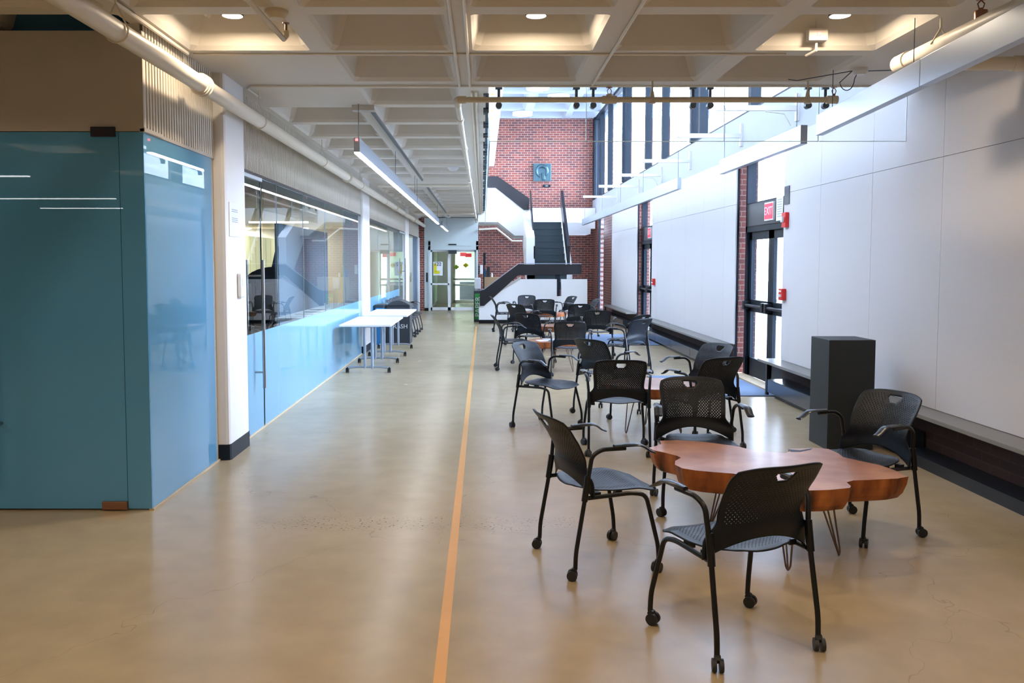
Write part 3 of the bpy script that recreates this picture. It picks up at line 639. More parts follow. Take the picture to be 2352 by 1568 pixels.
m = MB(); m.tube([(2.85, 4.88, 3.0), (2.85, 4.88, 3.06)], .035, 14); m.cyl((2.85, 4.88, 3.06), (2.85, 4.88, 3.075), .014, 10)
for s_ in (-1, 1): m.tube([(2.85+s_*.012, 4.88, 3.075), (2.85+s_*.02, 4.88, 3.1), (2.85, 4.88, 3.12)], .004, 6)
m.cyl((2.85, 4.88, 3.12), (2.85, 4.88, 3.124), .026, 14); build(m, 'sprinkler_head', M['copper'], t)
# small conduits on the ceiling ribs
def conduit(pts, r, lab, mat='pipe'):
    m = MB(); m.tube(pts, r, 8); tag(build(m, 'conduit', M[mat]), lab, 'conduit', 'thin conduits on the ceiling')
conduit([(.93, -3, ZR-.012), (.93, 7.2, ZR-.012)], .011, 'conduit along the ceiling rib at upper right of centre')
conduit([(-.20, -3, ZR-.012), (-.20, 7.25, ZR-.012)], .011, 'left of two conduits on the centre ceiling rib')
conduit([(-.11, -3, ZR-.012), (-.11, 7.25, ZR-.012)], .011, 'right of two conduits on the centre ceiling rib')
conduit([(-2.1, 6.17, ZR-.008), (2.2, 6.17, ZR-.008)], .007, 'thin conduit crossing the ceiling on the near cross rib')
conduit([(-2.04, 7.75, ZR-.012), (-2.04, 7.35, ZR-.012), (-1.98, 7.25, ZR-.012), (XP-.3, 7.25, ZR-.012)], .009, 'thin conduit along the edge beam, bending at the left wall')
conduit([(-.06, 7.5, ZR-.012), (-.06, 25.4, ZR-.012)], .010, 'conduit running along the slab edge strip, right one')
conduit([(-.10, 7.5, ZR-.012), (-.10, 25.4, ZR-.012)], .010, 'conduit running along the slab edge strip, left one')
conduit([(-1.10, 8.25, ZR-.012), (-1.10, 15.3, ZR-.012)], .022, 'grey track on the rib above the long linear lamp, near part', 'greyclip')
conduit([(-1.10, 16.6, ZR-.012), (-1.10, 27, ZR-.012)], .022, 'grey track on the rib above the long linear lamp, far part', 'greyclip')
conduit([(-1.95, 15.6, 3.05), (-.25, 15.6, 3.05)], .03, 'cross pipe below the left ceiling, nearer one')
conduit([(-1.95, 24.0, 3.02), (-.25, 24.0, 3.02)], .03, 'cross pipe below the left ceiling, farther one')
conduit([(-2.12, 4.3, ZR-.02), (-2.12, 6.1, ZR-.02)], .014, 'short conduit at the wall top above the thick white pipe')
t = thing('sprinkler_branch', 'short pipe with a drooping sprinkler head at upper left of the ceiling', 'pipe', (-1.3, 5, 3.1))
a = on_z(570, 0, 3.03); b = on_z(652, 90, 3.0)
m = MB(); m.tube([(a[0]-.3, a[1]-1.2, 3.03), (a[0], a[1], 3.03), (b[0], b[1], 3.0), (b[0]+.01, b[1]+.03, 3.03), (b[0]+.01, b[1]+.02, 3.06)], .016, 10); build(m, 'pipe', M['tanpipe'], t)
m = MB(); m.cyl((b[0]+.01, b[1]+.02, 3.06), (b[0]+.01, b[1]+.02, 3.1), .008, 8); m.cyl((b[0]+.01, b[1]+.02, 3.1), (b[0]+.01, b[1]+.02, 3.104), .022, 12); build(m, 'sprinkler_head', M['copper'], t)
t = thing('smoke_detector', 'round beige detector on the rib beside the upper left downlight', 'smoke detector', (-1.3, 5.45, 3.14))
p = on_z(635, 32, 3.12); m = MB(); m.tube([(p[0], p[1], 3.14), (p[0], p[1], 3.12), (p[0], p[1], 3.09)], [.07, .07, .045], 20); build(m, 'body', M['tanpipe'], t)
p = on_z(1975, 163, 3.12); t = thing('smoke_detector', 'round detector with looping cable at upper right of the ceiling', 'smoke detector', (p[0], p[1], 3.14))
m = MB(); m.tube([(p[0], p[1], 3.14), (p[0], p[1], 3.115), (p[0], p[1], 3.09)], [.06, .06, .04], 20); build(m, 'body', M['whitep'], t)
m = MB(); m.tube([(p[0]-.06, p[1], 3.12)]+[(p[0]-.1+.06*math.cos(a), p[1], 3.06-.09*math.sin(a)) for a in [R(q) for q in range(160, -20, -20)]]+[(p[0]-.02, p[1], 3.1)], .004, 6); m.tube([(p[0]-.06, p[1], 3.12), (p[0]-.4, p[1]+.25, 3.1), (p[0]-.45, p[1]+.3, 3.12)], .004, 6); m.tube([(p[0]+.05, p[1], 3.12), (p[0]+.45, p[1]-.05, 3.12)], .004, 6); build(m, 'cable', M['greyclip'], t)
p = on_z(1041, 386, 3.12); m = MB(); m.tube([(p[0], p[1], 3.14), (p[0], p[1], 3.12), (p[0], p[1], 3.08)], [.09, .09, .05], 20); tag(build(m, 'smoke_detector', M['whitep']), 'white round detector on the far left ceiling above the door corridor', 'smoke detector')
p = on_z(833, 248, 3.12); m = MB(); m.box(p[0]-.10, p[0]+.12, p[1]-.05, p[1]+.06, 3.09, 3.14); tag(build(m, 'junction_box', M['offwhite'], bevel=.004), 'flat ceiling box above the near end of the long lamp', 'junction box')
x, z = on_y(1875, 82, 6.02)
t = thing('alarm_box', 'white box with a red light below the upper right downlight', 'alarm box', (x, 6.02, z))
m = MB(); m.box(x-.067, x+.067, 5.98, 6.04, z-.042, z+.045); build(m, 'housing', M['offwhite'], t, bevel=.004)
m = MB(); m.disc((x+.004, 5.978, z), .001, 4); m = MB(); m.box(x-.01, x+.016, 5.974, 5.98, z-.008, z+.012); build(m, 'indicator', M['led'], t)
m = MB(); m.tube([(x+.005, 6.03, z-.04), (x+.005, 6.03, z-.1), (x-.04, 6.10, z-.12)], .010, 8); m.tube([(x, 6.03, z+.04), (x, 6.03, 3.45)], .004, 6); build(m, 'conduit', M['offwhite'], t)
t = thing('ceiling_nozzle', 'small pale sprinkler nozzle on a bent stem left of the left downlight', 'sensor', (-1.9, 5.6, 3.2))  # pale nozzle on a bent stem, taken for a sidewall sprinkler
p = on_y(455, 0, 5.5); q = on_y(482, 38, 5.5); m = MB(); m.tube([(p[0], 5.5, p[1]+.2), (p[0], 5.5, on_y(455, 18, 5.5)[1]), (q[0]-.01, 5.5, q[1]+.01)], .009, 8); m.tube([(q[0]-.03, 5.5, q[1]+.02), (q[0], 5.48, q[1])], .016, 12); build(m, 'body', M['offwhite'], t)

# ------------------------------------------------------------------ lamps
def downlight(x, y, lab, z=3.26):
    t = thing('downlight', lab, 'ceiling light', (x, y, z), 'round downlights in the near coffers')
    m = MB(); n = 24
    m.tube([(x, y, z+.24), (x, y, z+.0)], .072, n); build(m, 'housing', M['darkbin'], t)
    m = MB(); m.disc((x, y, z-.001), .066, n); build(m, 'diffuser', M['lamp'], t)
    l = bpy.data.lights.new('downlight_lamp', 'AREA'); l.shape = 'DISK'; l.size = .13; l.energy = LD; l.color = (1, .79, .56)
    lo = bpy.data.objects.new('downlight_lamp', l); C.objects.link(lo); lo.parent = t; lo.location = (0, 0, -.004)
LD = 19
for x, lab in ((-1.665, 'left of the three round downlights at the picture top'), (.355, 'middle of the three round downlights at the picture top'), (2.375, 'right of the three round downlights at the picture top')):
    downlight(x, 5.67, lab)
for j, y in enumerate((2.61, -.45, -3.51, -6.57)):
    for i, x in enumerate((-5.705, -1.665, .355, 2.375)): downlight(x, y, 'round downlight behind the camera')
downlight(-5.705, 4.65, 'round downlight before the teal glass room, out of view at left')
def linear(x, y0, y1, z0, z1, lab, secs, cables, led=None, w=.055, group='suspended linear lamps'):
    t = thing('linear_pendant', lab, 'ceiling light', (x, (y0+y1)/2, z1), group)
    n = secs; d = (y1-y0)/n
    m = MB()
    for k in range(n): m.box(x-w/2, x+w/2, y0+k*d+.003, y0+(k+1)*d-.003, z0+.012, z1)
    build(m, 'housing', M['alu'], t)
    for k in range(n):
        m = MB(); m.box(x-w/2+.002, x+w/2-.002, y0+k*d+.006, y0+(k+1)*d-.006, z0, z0+.012); build(m, 'diffuser', M['tube'], t)
    for (cy, cz) in cables:
        m = MB(); m.cyl((x, cy, z1), (x, cy, cz), .003, 6); build(m, 'cable', M['greyclip'], t)
    if led:
        m = MB(); m.box(x-.012, x+.012, y0-.006, y0-.001, z1-.03, z1-.008); build(m, 'indicator', M['led'], t)
linear(-1.19, 7.97, 14.9, 2.655, 2.80, 'long linear lamp hanging over the left aisle, nearest one', 1, [(8.1, ZR), (11.5, ZR), (14.7, ZR)], True)
linear(-1.19, 15.0, 22.4, 2.655, 2.80, 'middle linear lamp over the left aisle', 1, [(15.2, ZR), (22.0, ZR)], True)
linear(-1.16, 23.6, 27.6, 2.655, 2.80, 'far short linear lamp before the corridor door', 1, [(24.3, ZR), (27, ZR)])
# right row: lamps hang from ceiling or from wall arms, their light pointing up and down at the wall
def linear_off(x, y0, y1, z0, z1, lab, secs, cables, w=.06):
    t = thing('linear_pendant', lab, 'ceiling light', (x, (y0+y1)/2, z1), 'aluminium wall washers along the right wall')
    d = (y1-y0)/secs; m = MB()
    for k in range(secs): m.box(x-w/2, x+w/2, y0+k*d+.002, y0+(k+1)*d-.002, z0, z1)
    build(m, 'housing', M['alu'], t, bevel=.002)
    for (cy, cz) in cables:
        m = MB(); m.cyl((x, cy, z1), (x, cy, cz), .003, 6); build(m, 'cable', M['greyclip'], t)
t = thing('linear_pendant', 'long aluminium linear lamp at upper right, nearest the camera', 'ceiling light', (2.72, 4, 2.83), 'aluminium wall washers along the right wall')
def sl(y): return 2.78-.16*(6.98-y)/2.9, .03*(6.98-y)/2.9
for a, b in ((6.98, 5.15), (5.145, 3.0), (2.995, .8)):
    m = MB(); v = []
    for y in (a, b):
        xx, dz = sl(y)
        v += [(xx-.03, y, 2.67+dz), (xx+.03, y, 2.67+dz), (xx+.03, y, 2.835+dz), (xx-.03, y, 2.835+dz)]
    m.add(v, [(0,1,2,3), (7,6,5,4), (0,4,5,1), (1,5,6,2), (2,6,7,3), (3,7,4,0)]); build(m, 'housing', M['alu'], t, bevel=.002)
for y in (6.7, 5.3, 2.4):
    m = MB(); xx, dz = sl(y); m.cyl((xx, y, 2.83), (xx, y, ZR), .003, 6); build(m, 'cable', M['greyclip'], t)
linear_off(2.82, 7.42, 9.95, 2.665, 2.83, 'aluminium linear lamp seen end-on below the first wall arm', 1, [(7.6, ZR), (9.85, 3.42)])
linear_off(2.78, 11.9, 23.3, 2.665, 2.83, 'long far aluminium linear lamp ending at the brick corner', 5, [(12.0, 3.42), (14.6, 3.42), (17.0, 3.42), (19.6, 3.42), (22.9, 3.42)])
for k, y in enumerate((9.92, 12.05, 15.0, 17.4, 19.9, 23.0)):
    t = thing('lamp_bracket', ['first white lamp bracket from the camera, carrying a lamp cable', 'second white lamp bracket from the camera', 'third white lamp bracket, mid row', 'fourth white lamp bracket from the camera', 'fifth white lamp bracket, next to last', 'last white lamp bracket, at the far brick'][k], 'bracket', (XP, y, 3.42), 'white arms that hold the lamps')
    m = MB(); m.box(2.74, XP+.01, y-.025, y+.025, 3.40, 3.46); build(m, 'arm', M['white'], t)
    m = MB(); m.box(XP-.02, XP+.015, y-.03, y+.03, 3.28, 3.60); build(m, 'wall_plate', M['white'], t)
    if k in (0, 3, 5):
        m = MB(); m.tube([(3.3, y-.03, 3.39), (3.52, y-.03, 3.36), (3.6, y-.03, 3.22)], .008, 6); build(m, 'cable', M['offwhite'], t)
for k, (x0, x1, y) in enumerate(((-9.0, -5.96, -.27), (-8.6, -6.5, -4.1), (-9.2, -7.5, -6.7))):
    t = thing('linear_lamp', ['linear lamp left of the camera, reflected highest in the teal glass', 'linear lamp behind the camera, reflected as a long line in the teal glass', 'linear lamp behind the camera, reflected as a short line in the teal glass'][k], 'ceiling light', ((x0+x1)/2, y, 2.8), 'linear lamps of the lobby')
    m = MB(); m.box(x0, x1, y-.03, y+.03, 2.765, 2.85); build(m, 'housing', M['alu'], t)
    m = MB(); m.box(x0, x1, y-.028, y+.028, 2.75, 2.765); build(m, 'diffuser', M['tube'], t)
    m = MB(); m.cyl((x0+.2, y, 2.85), (x0+.2, y, ZR), .003, 6); build(m, 'cable', M['greyclip'], t)
    m = MB(); m.cyl((x1-.2, y, 2.85), (x1-.2, y, ZR), .003, 6); build(m, 'cable', M['greyclip'], t)
# round lamps on the high ceiling
for k, (px, py, w_) in enumerate(((1283, 221, .32), (1200, 260, .32), (1235, 200, .32))):
    x, y = on_z(px, py, 6.42); t = thing('ceiling_lamp', ['right round lamp on the high ceiling over the stairs', 'left round lamp on the high ceiling, nearest the brick', 'round lamp on the high ceiling half hidden by the near ceiling edge'][k], 'ceiling light', (x, y, 6.42), 'round lamps on the high ceiling')
    m = MB(); m.disc((x, y, 6.36), w_-.01); build(m, 'diffuser', M['lampc'], t); m = MB(); m.tube([(x, y, 6.45), (x, y, 6.361)], w_, 28); build(m, 'housing', M['whitep'], t)
for (x, y) in ((1.0, 10), (2.6, 12.5), (1.2, 15.5), (2.9, 18), (2.0, 21)):
    t = thing('ceiling_lamp', 'round lamp on the high ceiling, hidden above the near ceiling', 'ceiling light', (x, y, 6.42), 'round lamps on the high ceiling')
    m = MB(); m.disc((x, y, 6.36), .31); build(m, 'diffuser', M['lampc'], t); m = MB(); m.tube([(x, y, 6.45), (x, y, 6.361)], .32, 28); build(m, 'housing', M['whitep'], t)
# upper walkway edge with small orange lamps
t = thing('walkway_edge', 'pale soffit edge of the upper walkway with small orange lamps', 'walkway', (.22, 21, 4.9))
m = MB(); m.box(.06, .38, 15.5, 28.35, 4.86, 5.05); build(m, 'soffit', M['white'], t)
for k in range(9):
    y = 16.3+k*1.35+.35*(k % 2); m = MB(); m.disc((.17, y, 4.855), .075, 16); build(m, 'lamp', M['orange'], t)

# ------------------------------------------------------------------ chair
CH = {}
def grid_shell(nu, nv, P, hole, drop, r=.30):
    """sheet with small through holes on a checkerboard of cells; P(u,v)->xyz for u,v in [0,1]"""
    mb = MB(); V = {}
    def vid(i, j):
        if (i, j) not in V: V[(i, j)] = len(mb.v); mb.v.append(P(i/nu, j/nv))
        return V[(i, j)]
    for i in range(nu):
        for j in range(nv):
            if drop(i, j): continue
            q = [vid(i, j), vid(i+1, j), vid(i+1, j+1), vid(i, j+1)]
            if hole(i, j):
                n = len(mb.v)
                for k in range(4):
                    a = PI/4+k*PI/2+PI
                    mb.v.append(P((i+.5+r*math.cos(a)*1.2)/nu, (j+.5+r*math.sin(a)*1.2)/nv))
                for k in range(4): mb.f.append((q[k], q[(k+1) % 4], n+(k+1) % 4, n+k)); mb.mi.append(0); mb.sm.append(True)
            else: mb.f.append(tuple(q)); mb.mi.append(0); mb.sm.append(True)
    return mb
def sst(a, b, x): t = max(0, min(1, (x-a)/(b-a))); return t*t*(3-2*t)
def back_P(u, v):
    s = 2*u-1
    W = .262-.052*sst(.18, .40, v)+.012*sst(.4, .85, v)
    cz = max(0, (v-.82)/.18); W *= 1-.07*cz**2.6
    a = abs(s)
    zb = .415+.085*(1-a**2)**1.0
    zt = .828-.022*a**4
    if v < .4: z = zb+(.58-zb)*(v/.4)
    else: z = .58+(zt-.58)*((v-.4)/.6)
    x = s*W
    # side profile
    y = -.165-.02*sst(.45, .58, z)-.055*sst(.58, .74, z)-.075*sst(.68, .86, z)-.02*sst(.76, .86, z)
    y += .030*s*s*(1-.25*v)-.022*(1-s*s)
    return (x, y, z)
NU, NV = 48, 40
def b_drop(i, j):
    # hand-hold slot near the top
    return (j == 33 and 21 <= i < 27) or (j == 34 and 20 <= i < 28) or (j in (35, 36) and 19 <= i < 29)
def b_hole(i, j):
    if (i+j) % 2: return False
    if i < 3 or i > NU-4 or j < 14 or j > 37: return False
    if 32 <= j <= 37 and 18 <= i < 30: return False
    return True
def seat_P(u, v):
    s = 2*u-1; a = abs(s)
    W = .185+.045*sst(0, .5, v)-.0*v; cz = max(0, (v-.85)/.15); W *= 1-.12*cz**2; cb = max(0, (.12-v)/.12); W *= 1-.2*cb**2
    y = -.205+.475*v-(.03*a**3 if v > .5 else 0)*((v-.5)*2)+(.035*a**3*(1-2*v) if v < .5 else 0)
    z = .452-.020*(1-s*s)*(1-sst(.6, .95, v))+.012*(1-sst(0, .25, v))-.045*sst(.72, 1.05, v)*(.55+.45*(1-s*s))
    z -= .010*sst(.6, 1, a)
    return (s*W, y, z)
NSU, NSV = 44, 44
def s_hole(i, j):
    if (i+j) % 2: return False
    return 4 <= i < NSU-4 and 5 <= j < NSV-6
def bend(pts, rad=.03, n=4):
    out = [Vector(pts[0])]
    for a, b, c_ in zip(pts[:-2], pts[1:-1], pts[2:]):
        a, b, c_ = Vector(a), Vector(b), Vector(c_); r = min(rad, (a-b).length*.45, (c_-b).length*.45)
        p = b+(a-b).normalized()*r; q = b+(c_-b).normalized()*r
        for k in range(n+1): t_ = k/n; out.append(p*(1-t_)**2+b*2*t_*(1-t_)+q*t_**2)
    out.append(Vector(pts[-1])); return out
def make_chair():
    t = thing('caster_chair', 'x', 'chair')
    build(grid_shell(NU, NV, back_P, b_hole, b_drop), 'backrest', M['black'], t, solid=.006, sharp=60)
    build(grid_shell(NSU, NSV, seat_P, s_hole, lambda i, j: False, .27), 'seat', M['black'], t, solid=.006, sharp=60)
    for sx in (-1, 1):
        # rear leg continues up as sleeve
        m = MB(); m.tube(bend([(sx*.255, -.235, .058), (sx*.255, -.232, .14), (sx*.250, -.178, .44), (sx*.25, -.165, .53)], .04), .0115, 10)
        m.tube([(sx*.251, -.185, .405), (sx*.25, -.166, .535)], .0165, 10)
        lg = build(m, 'leg', M['blackmetal'], t); caster(sx*.255, -.235, lg, 0.5)
        m = MB(); m.tube(bend([(sx*.267, .235, .058), (sx*.267, .230, .14), (sx*.240, .170, .408), (sx*.238, .09, .424), (sx*.243, -.172, .417)], .05, 5), .0115, 10)
        m.box(sx*.215-.018, sx*.215+.018, .0, .035, .415, .44); m.box(sx*.215-.018, sx*.215+.018, -.12, -.085, .415, .44)
        lg = build(m, 'leg', M['blackmetal'], t); caster(sx*.267, .235, lg, -.6)
        m = MB(); m.tube(bend([(sx*.25, -.168, .50), (sx*.262, -.150, .64), (sx*.272, -.10, .672), (sx*.278, .03, .672)], .05, 5), .0115, 10)
        ar = build(m, 'arm', M['blackmetal'], t)
        m = MB(); vs = []; fs = []; n = 9; c = 8
        for i in range(n):
            q = i/(n-1); y = -.035+.22*q; z = .684+.004*math.sin(q*PI)-.040*sst(.62, 1, q); w_ = .014+.014*math.sin(min(1, q*1.25)*PI*.75); x = sx*(.276+.014*q)
            th = .007+.003*(1-q)
            for k in range(c):
                a = 2*PI*k/c; vs.append((x+w_*math.cos(a), y, z+th*math.sin(a)))
        for i in range(n-1):
            for k in range(c): fs.append((i*c+k, i*c+(k+1) % c, (i+1)*c+(k+1) % c, (i+1)*c+k))
        fs.append(tuple(range(c))[::-1]); fs.append(tuple(range((n-1)*c, n*c))); m.add(vs, fs, 0, True)
        build(m, 'arm_pad', M['silver'], ar)['label'] = 'glossy dark silver arm pad'
    return t
def caster(x, y, parent, tr):
    m = MB(); ca, sa = math.cos(tr), math.sin(tr); ox, oy = -.012*sa, -.016*ca
    for sgn in (-1, 1):
        a = (x+ox+ca*.006*sgn, y+oy-sa*.006*sgn, .027); b = (x+ox+ca*.022*sgn, y+oy-sa*.022*sgn, .027)
        m.tube([a, b], .027, 16)
    m.tube([(x, y, .03), (x, y, .075)], .009, 8)
    m.tube([(x+ox*.5-ca*.012, y+oy*.5+sa*.012, .05), (x+ox*.5+ca*.012, y+oy*.5-sa*.012, .05)], .016, 8)
    build(m, 'caster', M['wheel'], parent)
chair0 = make_chair()
def dup(root, loc, rz, label, group):
    def cp(o, par):
        c = o.copy(); C.objects.link(c)
        if par: c.parent = par
        for ch in o.children: cp(ch, c)
        return c
    r = cp(root, None); r.location = loc; r.rotation_euler = (0, 0, rz); r['label'] = label; r['group'] = group
    return r
CHAIRS = [
 # centre x, y, facing angle (0 = right, 90 = away), label
 (.623, 4.50, 17, 'black caster chair left of the near wood table, facing right'),
 (1.087, 3.553, 111, 'nearest black caster chair, its back to the camera, before the near wood table'),
 (2.27, 5.01, 204, 'black caster chair right of the near wood table, beside the charcoal pedestal'),
 (1.43, 5.48, 267, 'black caster chair on the far side of the near wood table, facing the camera'),
 (1.155, 7.155, 87, 'black caster chair with its back to the camera at the second wood table'),
 (.64, 8.217, -38, 'blue-lit black caster chair with empty seat, left end of the second table group, facing right'),
 (1.33, 8.95, 42, 'black caster chair directly behind the one whose back faces the camera at the second table'),
 (1.94, 7.33, 115, 'dark caster chair right of the second wood table, before the near floor mat'),
 (2.065, 8.07, 207, 'caster chair partly hidden behind the dark one at the near floor mat'),
 (.46, 12.78, 2, 'side-on black caster chair at the left of the third table group'),
 (.83, 13.5, 60, 'caster chair with blue sheen beyond the side-on chair at left'),
 (1.22, 11.65, 84, 'perforated dark caster chair with its back to the camera at the third wood table'),
 (1.98, 14.35, 80, 'broad dark-backed caster chair right of the third table group'),
 (2.12, 12.2, 131, 'bright blue-lit caster chair at the right, before the far floor mat'),
 (2.27, 13.1, 135, 'caster chair half hidden behind the bright blue-lit one at the right'),
 (.50, 19.9, 0, 'small side-on caster chair at far left before the stair wall'),
 (1.05, 20.4, 262, 'far caster chair facing the camera behind the last wood table'),
 (1.38, 18.75, 88, 'far caster chair with its back to the camera at the last wood table'),
 (1.90, 20.0, 205, 'far caster chair at the right of the last wood table'),
 (.80, 16.5, 50, 'caster chair half hidden, left of the fourth wood table'),
 (1.85, 16.6, 100, 'caster chair right of the fourth wood table, back to the camera'),
 (2.25, 18.5, 190, 'caster chair at far right before the brick wall'),
]
for k, (x, y, a, lab) in enumerate(CHAIRS):
    g_ = 'black perforated caster chairs around the wood slab tables'
    if k == 0: chair0.location = (x, y, 0); chair0.rotation_euler = (0, 0, R(a-90)); chair0['label'] = lab; chair0['group'] = g_
    else: dup(chair0, (x, y, 0), R(a-90), lab, g_)
for k in range(4):
    dup(chair0, (-1.74, 18.0+.67*k, .0), R(-8-90), ['nearest chair of the close row behind the white tables', 'second chair of the close row behind the white tables', 'third chair of the close row behind the white tables', 'farthest chair of the close row behind the white tables'][k], 'chairs lined up against the glass wall')
for k, (x, y, a, lab) in enumerate(((-4.0, 12.2, 20, 'caster chair inside the office, left one, behind the glass door'), (-3.35, 12.1, 190, 'caster chair inside the office, cut by the partition'))):
    dup(chair0, (x, y, 0), R(a-90), lab, 'caster chairs inside the office')

# ------------------------------------------------------------------ wood slab tables
OUT = [(1490.6,1027.7),(1506,1024),(1519,1019),(1515.7,1011.8),(1555.6,1010.4),(1602,1013),(1642,1017.6),(1694,1024.8),(1729,1033.5),(1772,1037.8),(1804,1040.5),(1814,1036),(1811,1030.6),(1840,1029.5),(1868,1027.7),(1902.6,1030.6),(1925.7,1040.7),(1937,1049.4),(1975,1058),(2018,1066.7),(2056,1079.7),(2078,1091.5),(2086.7,1094),(2061.6,1098.5),(2003.7,1101.4),(1960,1102.9),(1944.5,1107),(1954.6,1115.9),(1951.7,1120),(1908,1124.5),(1859,1126),(1824,1119),(1787,1107),(1729,1094),(1682.8,1087),(1642,1084),(1596,1079.7),(1567,1075),(1549.9,1066.7),(1551,1058),(1564,1050.8),(1555.6,1046.5),(1526.7,1039),(1500.7,1033.5)]
ZT = .46
def slab_from(poly, lab, z, th, legs, group):
    cx = sum(p[0] for p in poly)/len(poly); cy = sum(p[1] for p in poly)/len(poly)
    t = thing('slab_table', lab, 'table', (cx, cy, 0), group)
    n = len(poly); m = MB(); lv = [(1.0, 0), (1.0, .006), (.99, .35), (.965, .72), (.93, .95), (.90, 1.0)]
    for k, (sc, dz) in enumerate(lv):
        for i, (x, y) in enumerate(poly):
            m.v.append((cx+(x-cx)*sc, cy+(y-cy)*sc, z-th*dz))
    m.f.append(tuple(range(n))); m.mi.append(0); m.sm.append(False)
    for k in range(len(lv)-1):
        for i in range(n):
            j = (i+1) % n; m.f.append((k*n+i, (k+1)*n+i, (k+1)*n+j, k*n+j)); m.mi.append(1); m.sm.append(False)
    m.f.append(tuple(range((len(lv)-1)*n, len(lv)*n))[::-1]); m.mi.append(1); m.sm.append(False)
    # fix orientation so the top faces up
    build(m, 'slab', [M['wood'], M['bark']], t)
    for (fx, fy) in legs:
        dx, dy = cx-fx, cy-fy; L_ = math.hypot(dx, dy) or 1; dx /= L_; dy /= L_; px, py = -dy, dx
        m = MB(); zt = z-th+.004; top = (fx+dx*.07, fy+dy*.07)
        a = (top[0]+px*.045, top[1]+py*.045, zt); b = (top[0]-px*.045, top[1]-py*.045, zt)
        m.tube(bend([a, (fx+px*.012, fy+py*.012, .03), (fx, fy, .008), (fx-px*.012, fy-py*.012, .03), b], .02, 3), .005, 8)
        m.tube([(top[0]+dx*.06, top[1]+dy*.06, zt), (fx, fy, .008)], .005, 8)
        m.box(top[0]-.06, top[0]+.06, top[1]-.06, top[1]+.06, zt-.004, zt+.002)
        build(m, 'hairpin_leg', M['legsteel'], t)
    return t
GT = 'live-edge wood slab tables'
poly = [on_z(x, y, ZT) for x, y in OUT]
tb = slab_from(poly, 'near live-edge redwood slab table on steel hairpin legs', ZT, .13, [(1.603, 4.30), (1.967, 4.526), (1.40, 5.05), (1.95, 4.95)], GT)
m = MB(); c0 = [(1811,1031.5),(1838,1034),(1866,1029.5),(1862,1032.5),(1838,1037.5),(1816,1037.5)]; m.prism([on_z(x, y, ZT) for x, y in c0], ZT+.0005, ZT+.0012, 'xy'); build(m, 'crack', M['ink'], tb)['label'] = 'dark crack filled with black'
def blob(cx, cy, rx, ry, seed, n=30):
    random.seed(seed); ph = [random.uniform(0, 6.28) for _ in range(5)]
    return [(cx+rx*math.cos(a)*(1+.10*math.sin(2*a+ph[0])+.07*math.sin(3*a+ph[1])+.05*math.sin(5*a+ph[2])), cy+ry*math.sin(a)*(1+.1*math.sin(3*a+ph[3])+.06*math.sin(4*a+ph[4]))) for a in [-2*PI*k/n for k in range(n)]]
for (cx, cy, rx, ry, lab, lg) in ((1.62, 8.05, .42, .38, 'second wood slab table, mostly behind the chair with its back to the camera', None),
        (1.08, 12.55, .44, .34, 'third wood slab table with loose papers on it', None),
        (1.40, 15.55, .46, .36, 'fourth wood slab table behind the chair backs', None),
        (1.52, 19.75, .46, .34, 'last wood slab table before the stair wall', None)):
    slab_from(blob(cx, cy, rx, ry, int(cy*10)), lab, ZT, .10, [(cx-.26, cy-.2), (cx+.26, cy-.2), (cx, cy+.22)], GT)
for k, (x, y, a) in enumerate(((.95, 12.5, .3), (1.12, 12.42, -.2), (1.05, 12.6, .1))):
    m = MB(); c_, s_ = math.cos(a), math.sin(a); q = [(-.14, -.1), (.14, -.1), (.14, .1), (-.14, .1)]
    m.prism([(x+p*c_-r*s_, y+p*s_+r*c_) for p, r in q], ZT+.001+.003*k, ZT+.003+.003*k, 'xy')
    tag(build(m, 'magazine', [M['paper'], M['darkbin'], M['greyboard']][k]), ['white sheet on the third wood table, left one', 'dark magazine on the third wood table', 'grey sheet topmost on the third wood table'][k], 'papers', 'papers on the third wood table')

# ------------------------------------------------------------------ white flip tables and bins at left
def flip_table(x0, x1, y0, y1, lab):
    t = thing('flip_table', lab, 'table', ((x0+x1)/2, (y0+y1)/2, 0), 'white wheeled tables along the glass wall')
    m = MB(); m.box(x0, x1, y0, y1, .705, .733); build(m, 'top', M['table'], t, bevel=.004)
    for k, y in enumerate((y0+.32, y1-.32)):
        xc = (x0+x1)/2; m = MB()
        m.tube([(xc-.05, y, .06), (xc-.05, y, .69)], .022, 12); m.tube([(xc+.06, y, .06), (xc+.06, y, .69)], .022, 12)
        m.box(xc-.14, xc+.16, y-.03, y+.03, .675, .706)
        m.tube(bend([(xc-.30, y, .07), (xc-.2, y, .085), (xc+.2, y, .085), (xc+.30, y, .07)], .08), .018, 10)
        lg = build(m, 'leg', M['alu'], t)
        for s_ in (-1, 1):
            m = MB(); m.tube([(xc+s_*.31-.022, y, .036), (xc+s_*.31-.005, y, .036)], .036, 16); m.tube([(xc+s_*.31+.005, y, .036), (xc+s_*.31+.022, y, .036)], .036, 16); m.tube([(xc+s_*.31, y, .03), (xc+s_*.31, y, .08)], .01, 8); build(m, 'caster', M['wheel'], lg)
    return t
flip_table(-2.07, -1.325, 12.0, 13.85, 'nearer white flip table on casters beside the glass wall')
flip_table(-2.05, -1.285, 14.2, 16.15, 'farther white flip table on casters beside the glass wall')
t = thing('waste_bin', 'dark TRASH bin with arched lid behind the white tables', 'bin', (-1.8, 17.0, 0), 'recycling bins')
m = MB(); m.box(-1.92, -1.45, 16.6, 17.15, .0, .78); build(m, 'body', M['darkbin'], t, bevel=.01)
m = MB(); n = 12; m.prism([(-1.93+.49*k/n, .78+.10*math.sin(PI*k/n)) for k in range(n+1)], 16.58, 17.17, 'xz'); build(m, 'lid', M['darkbin'], t)
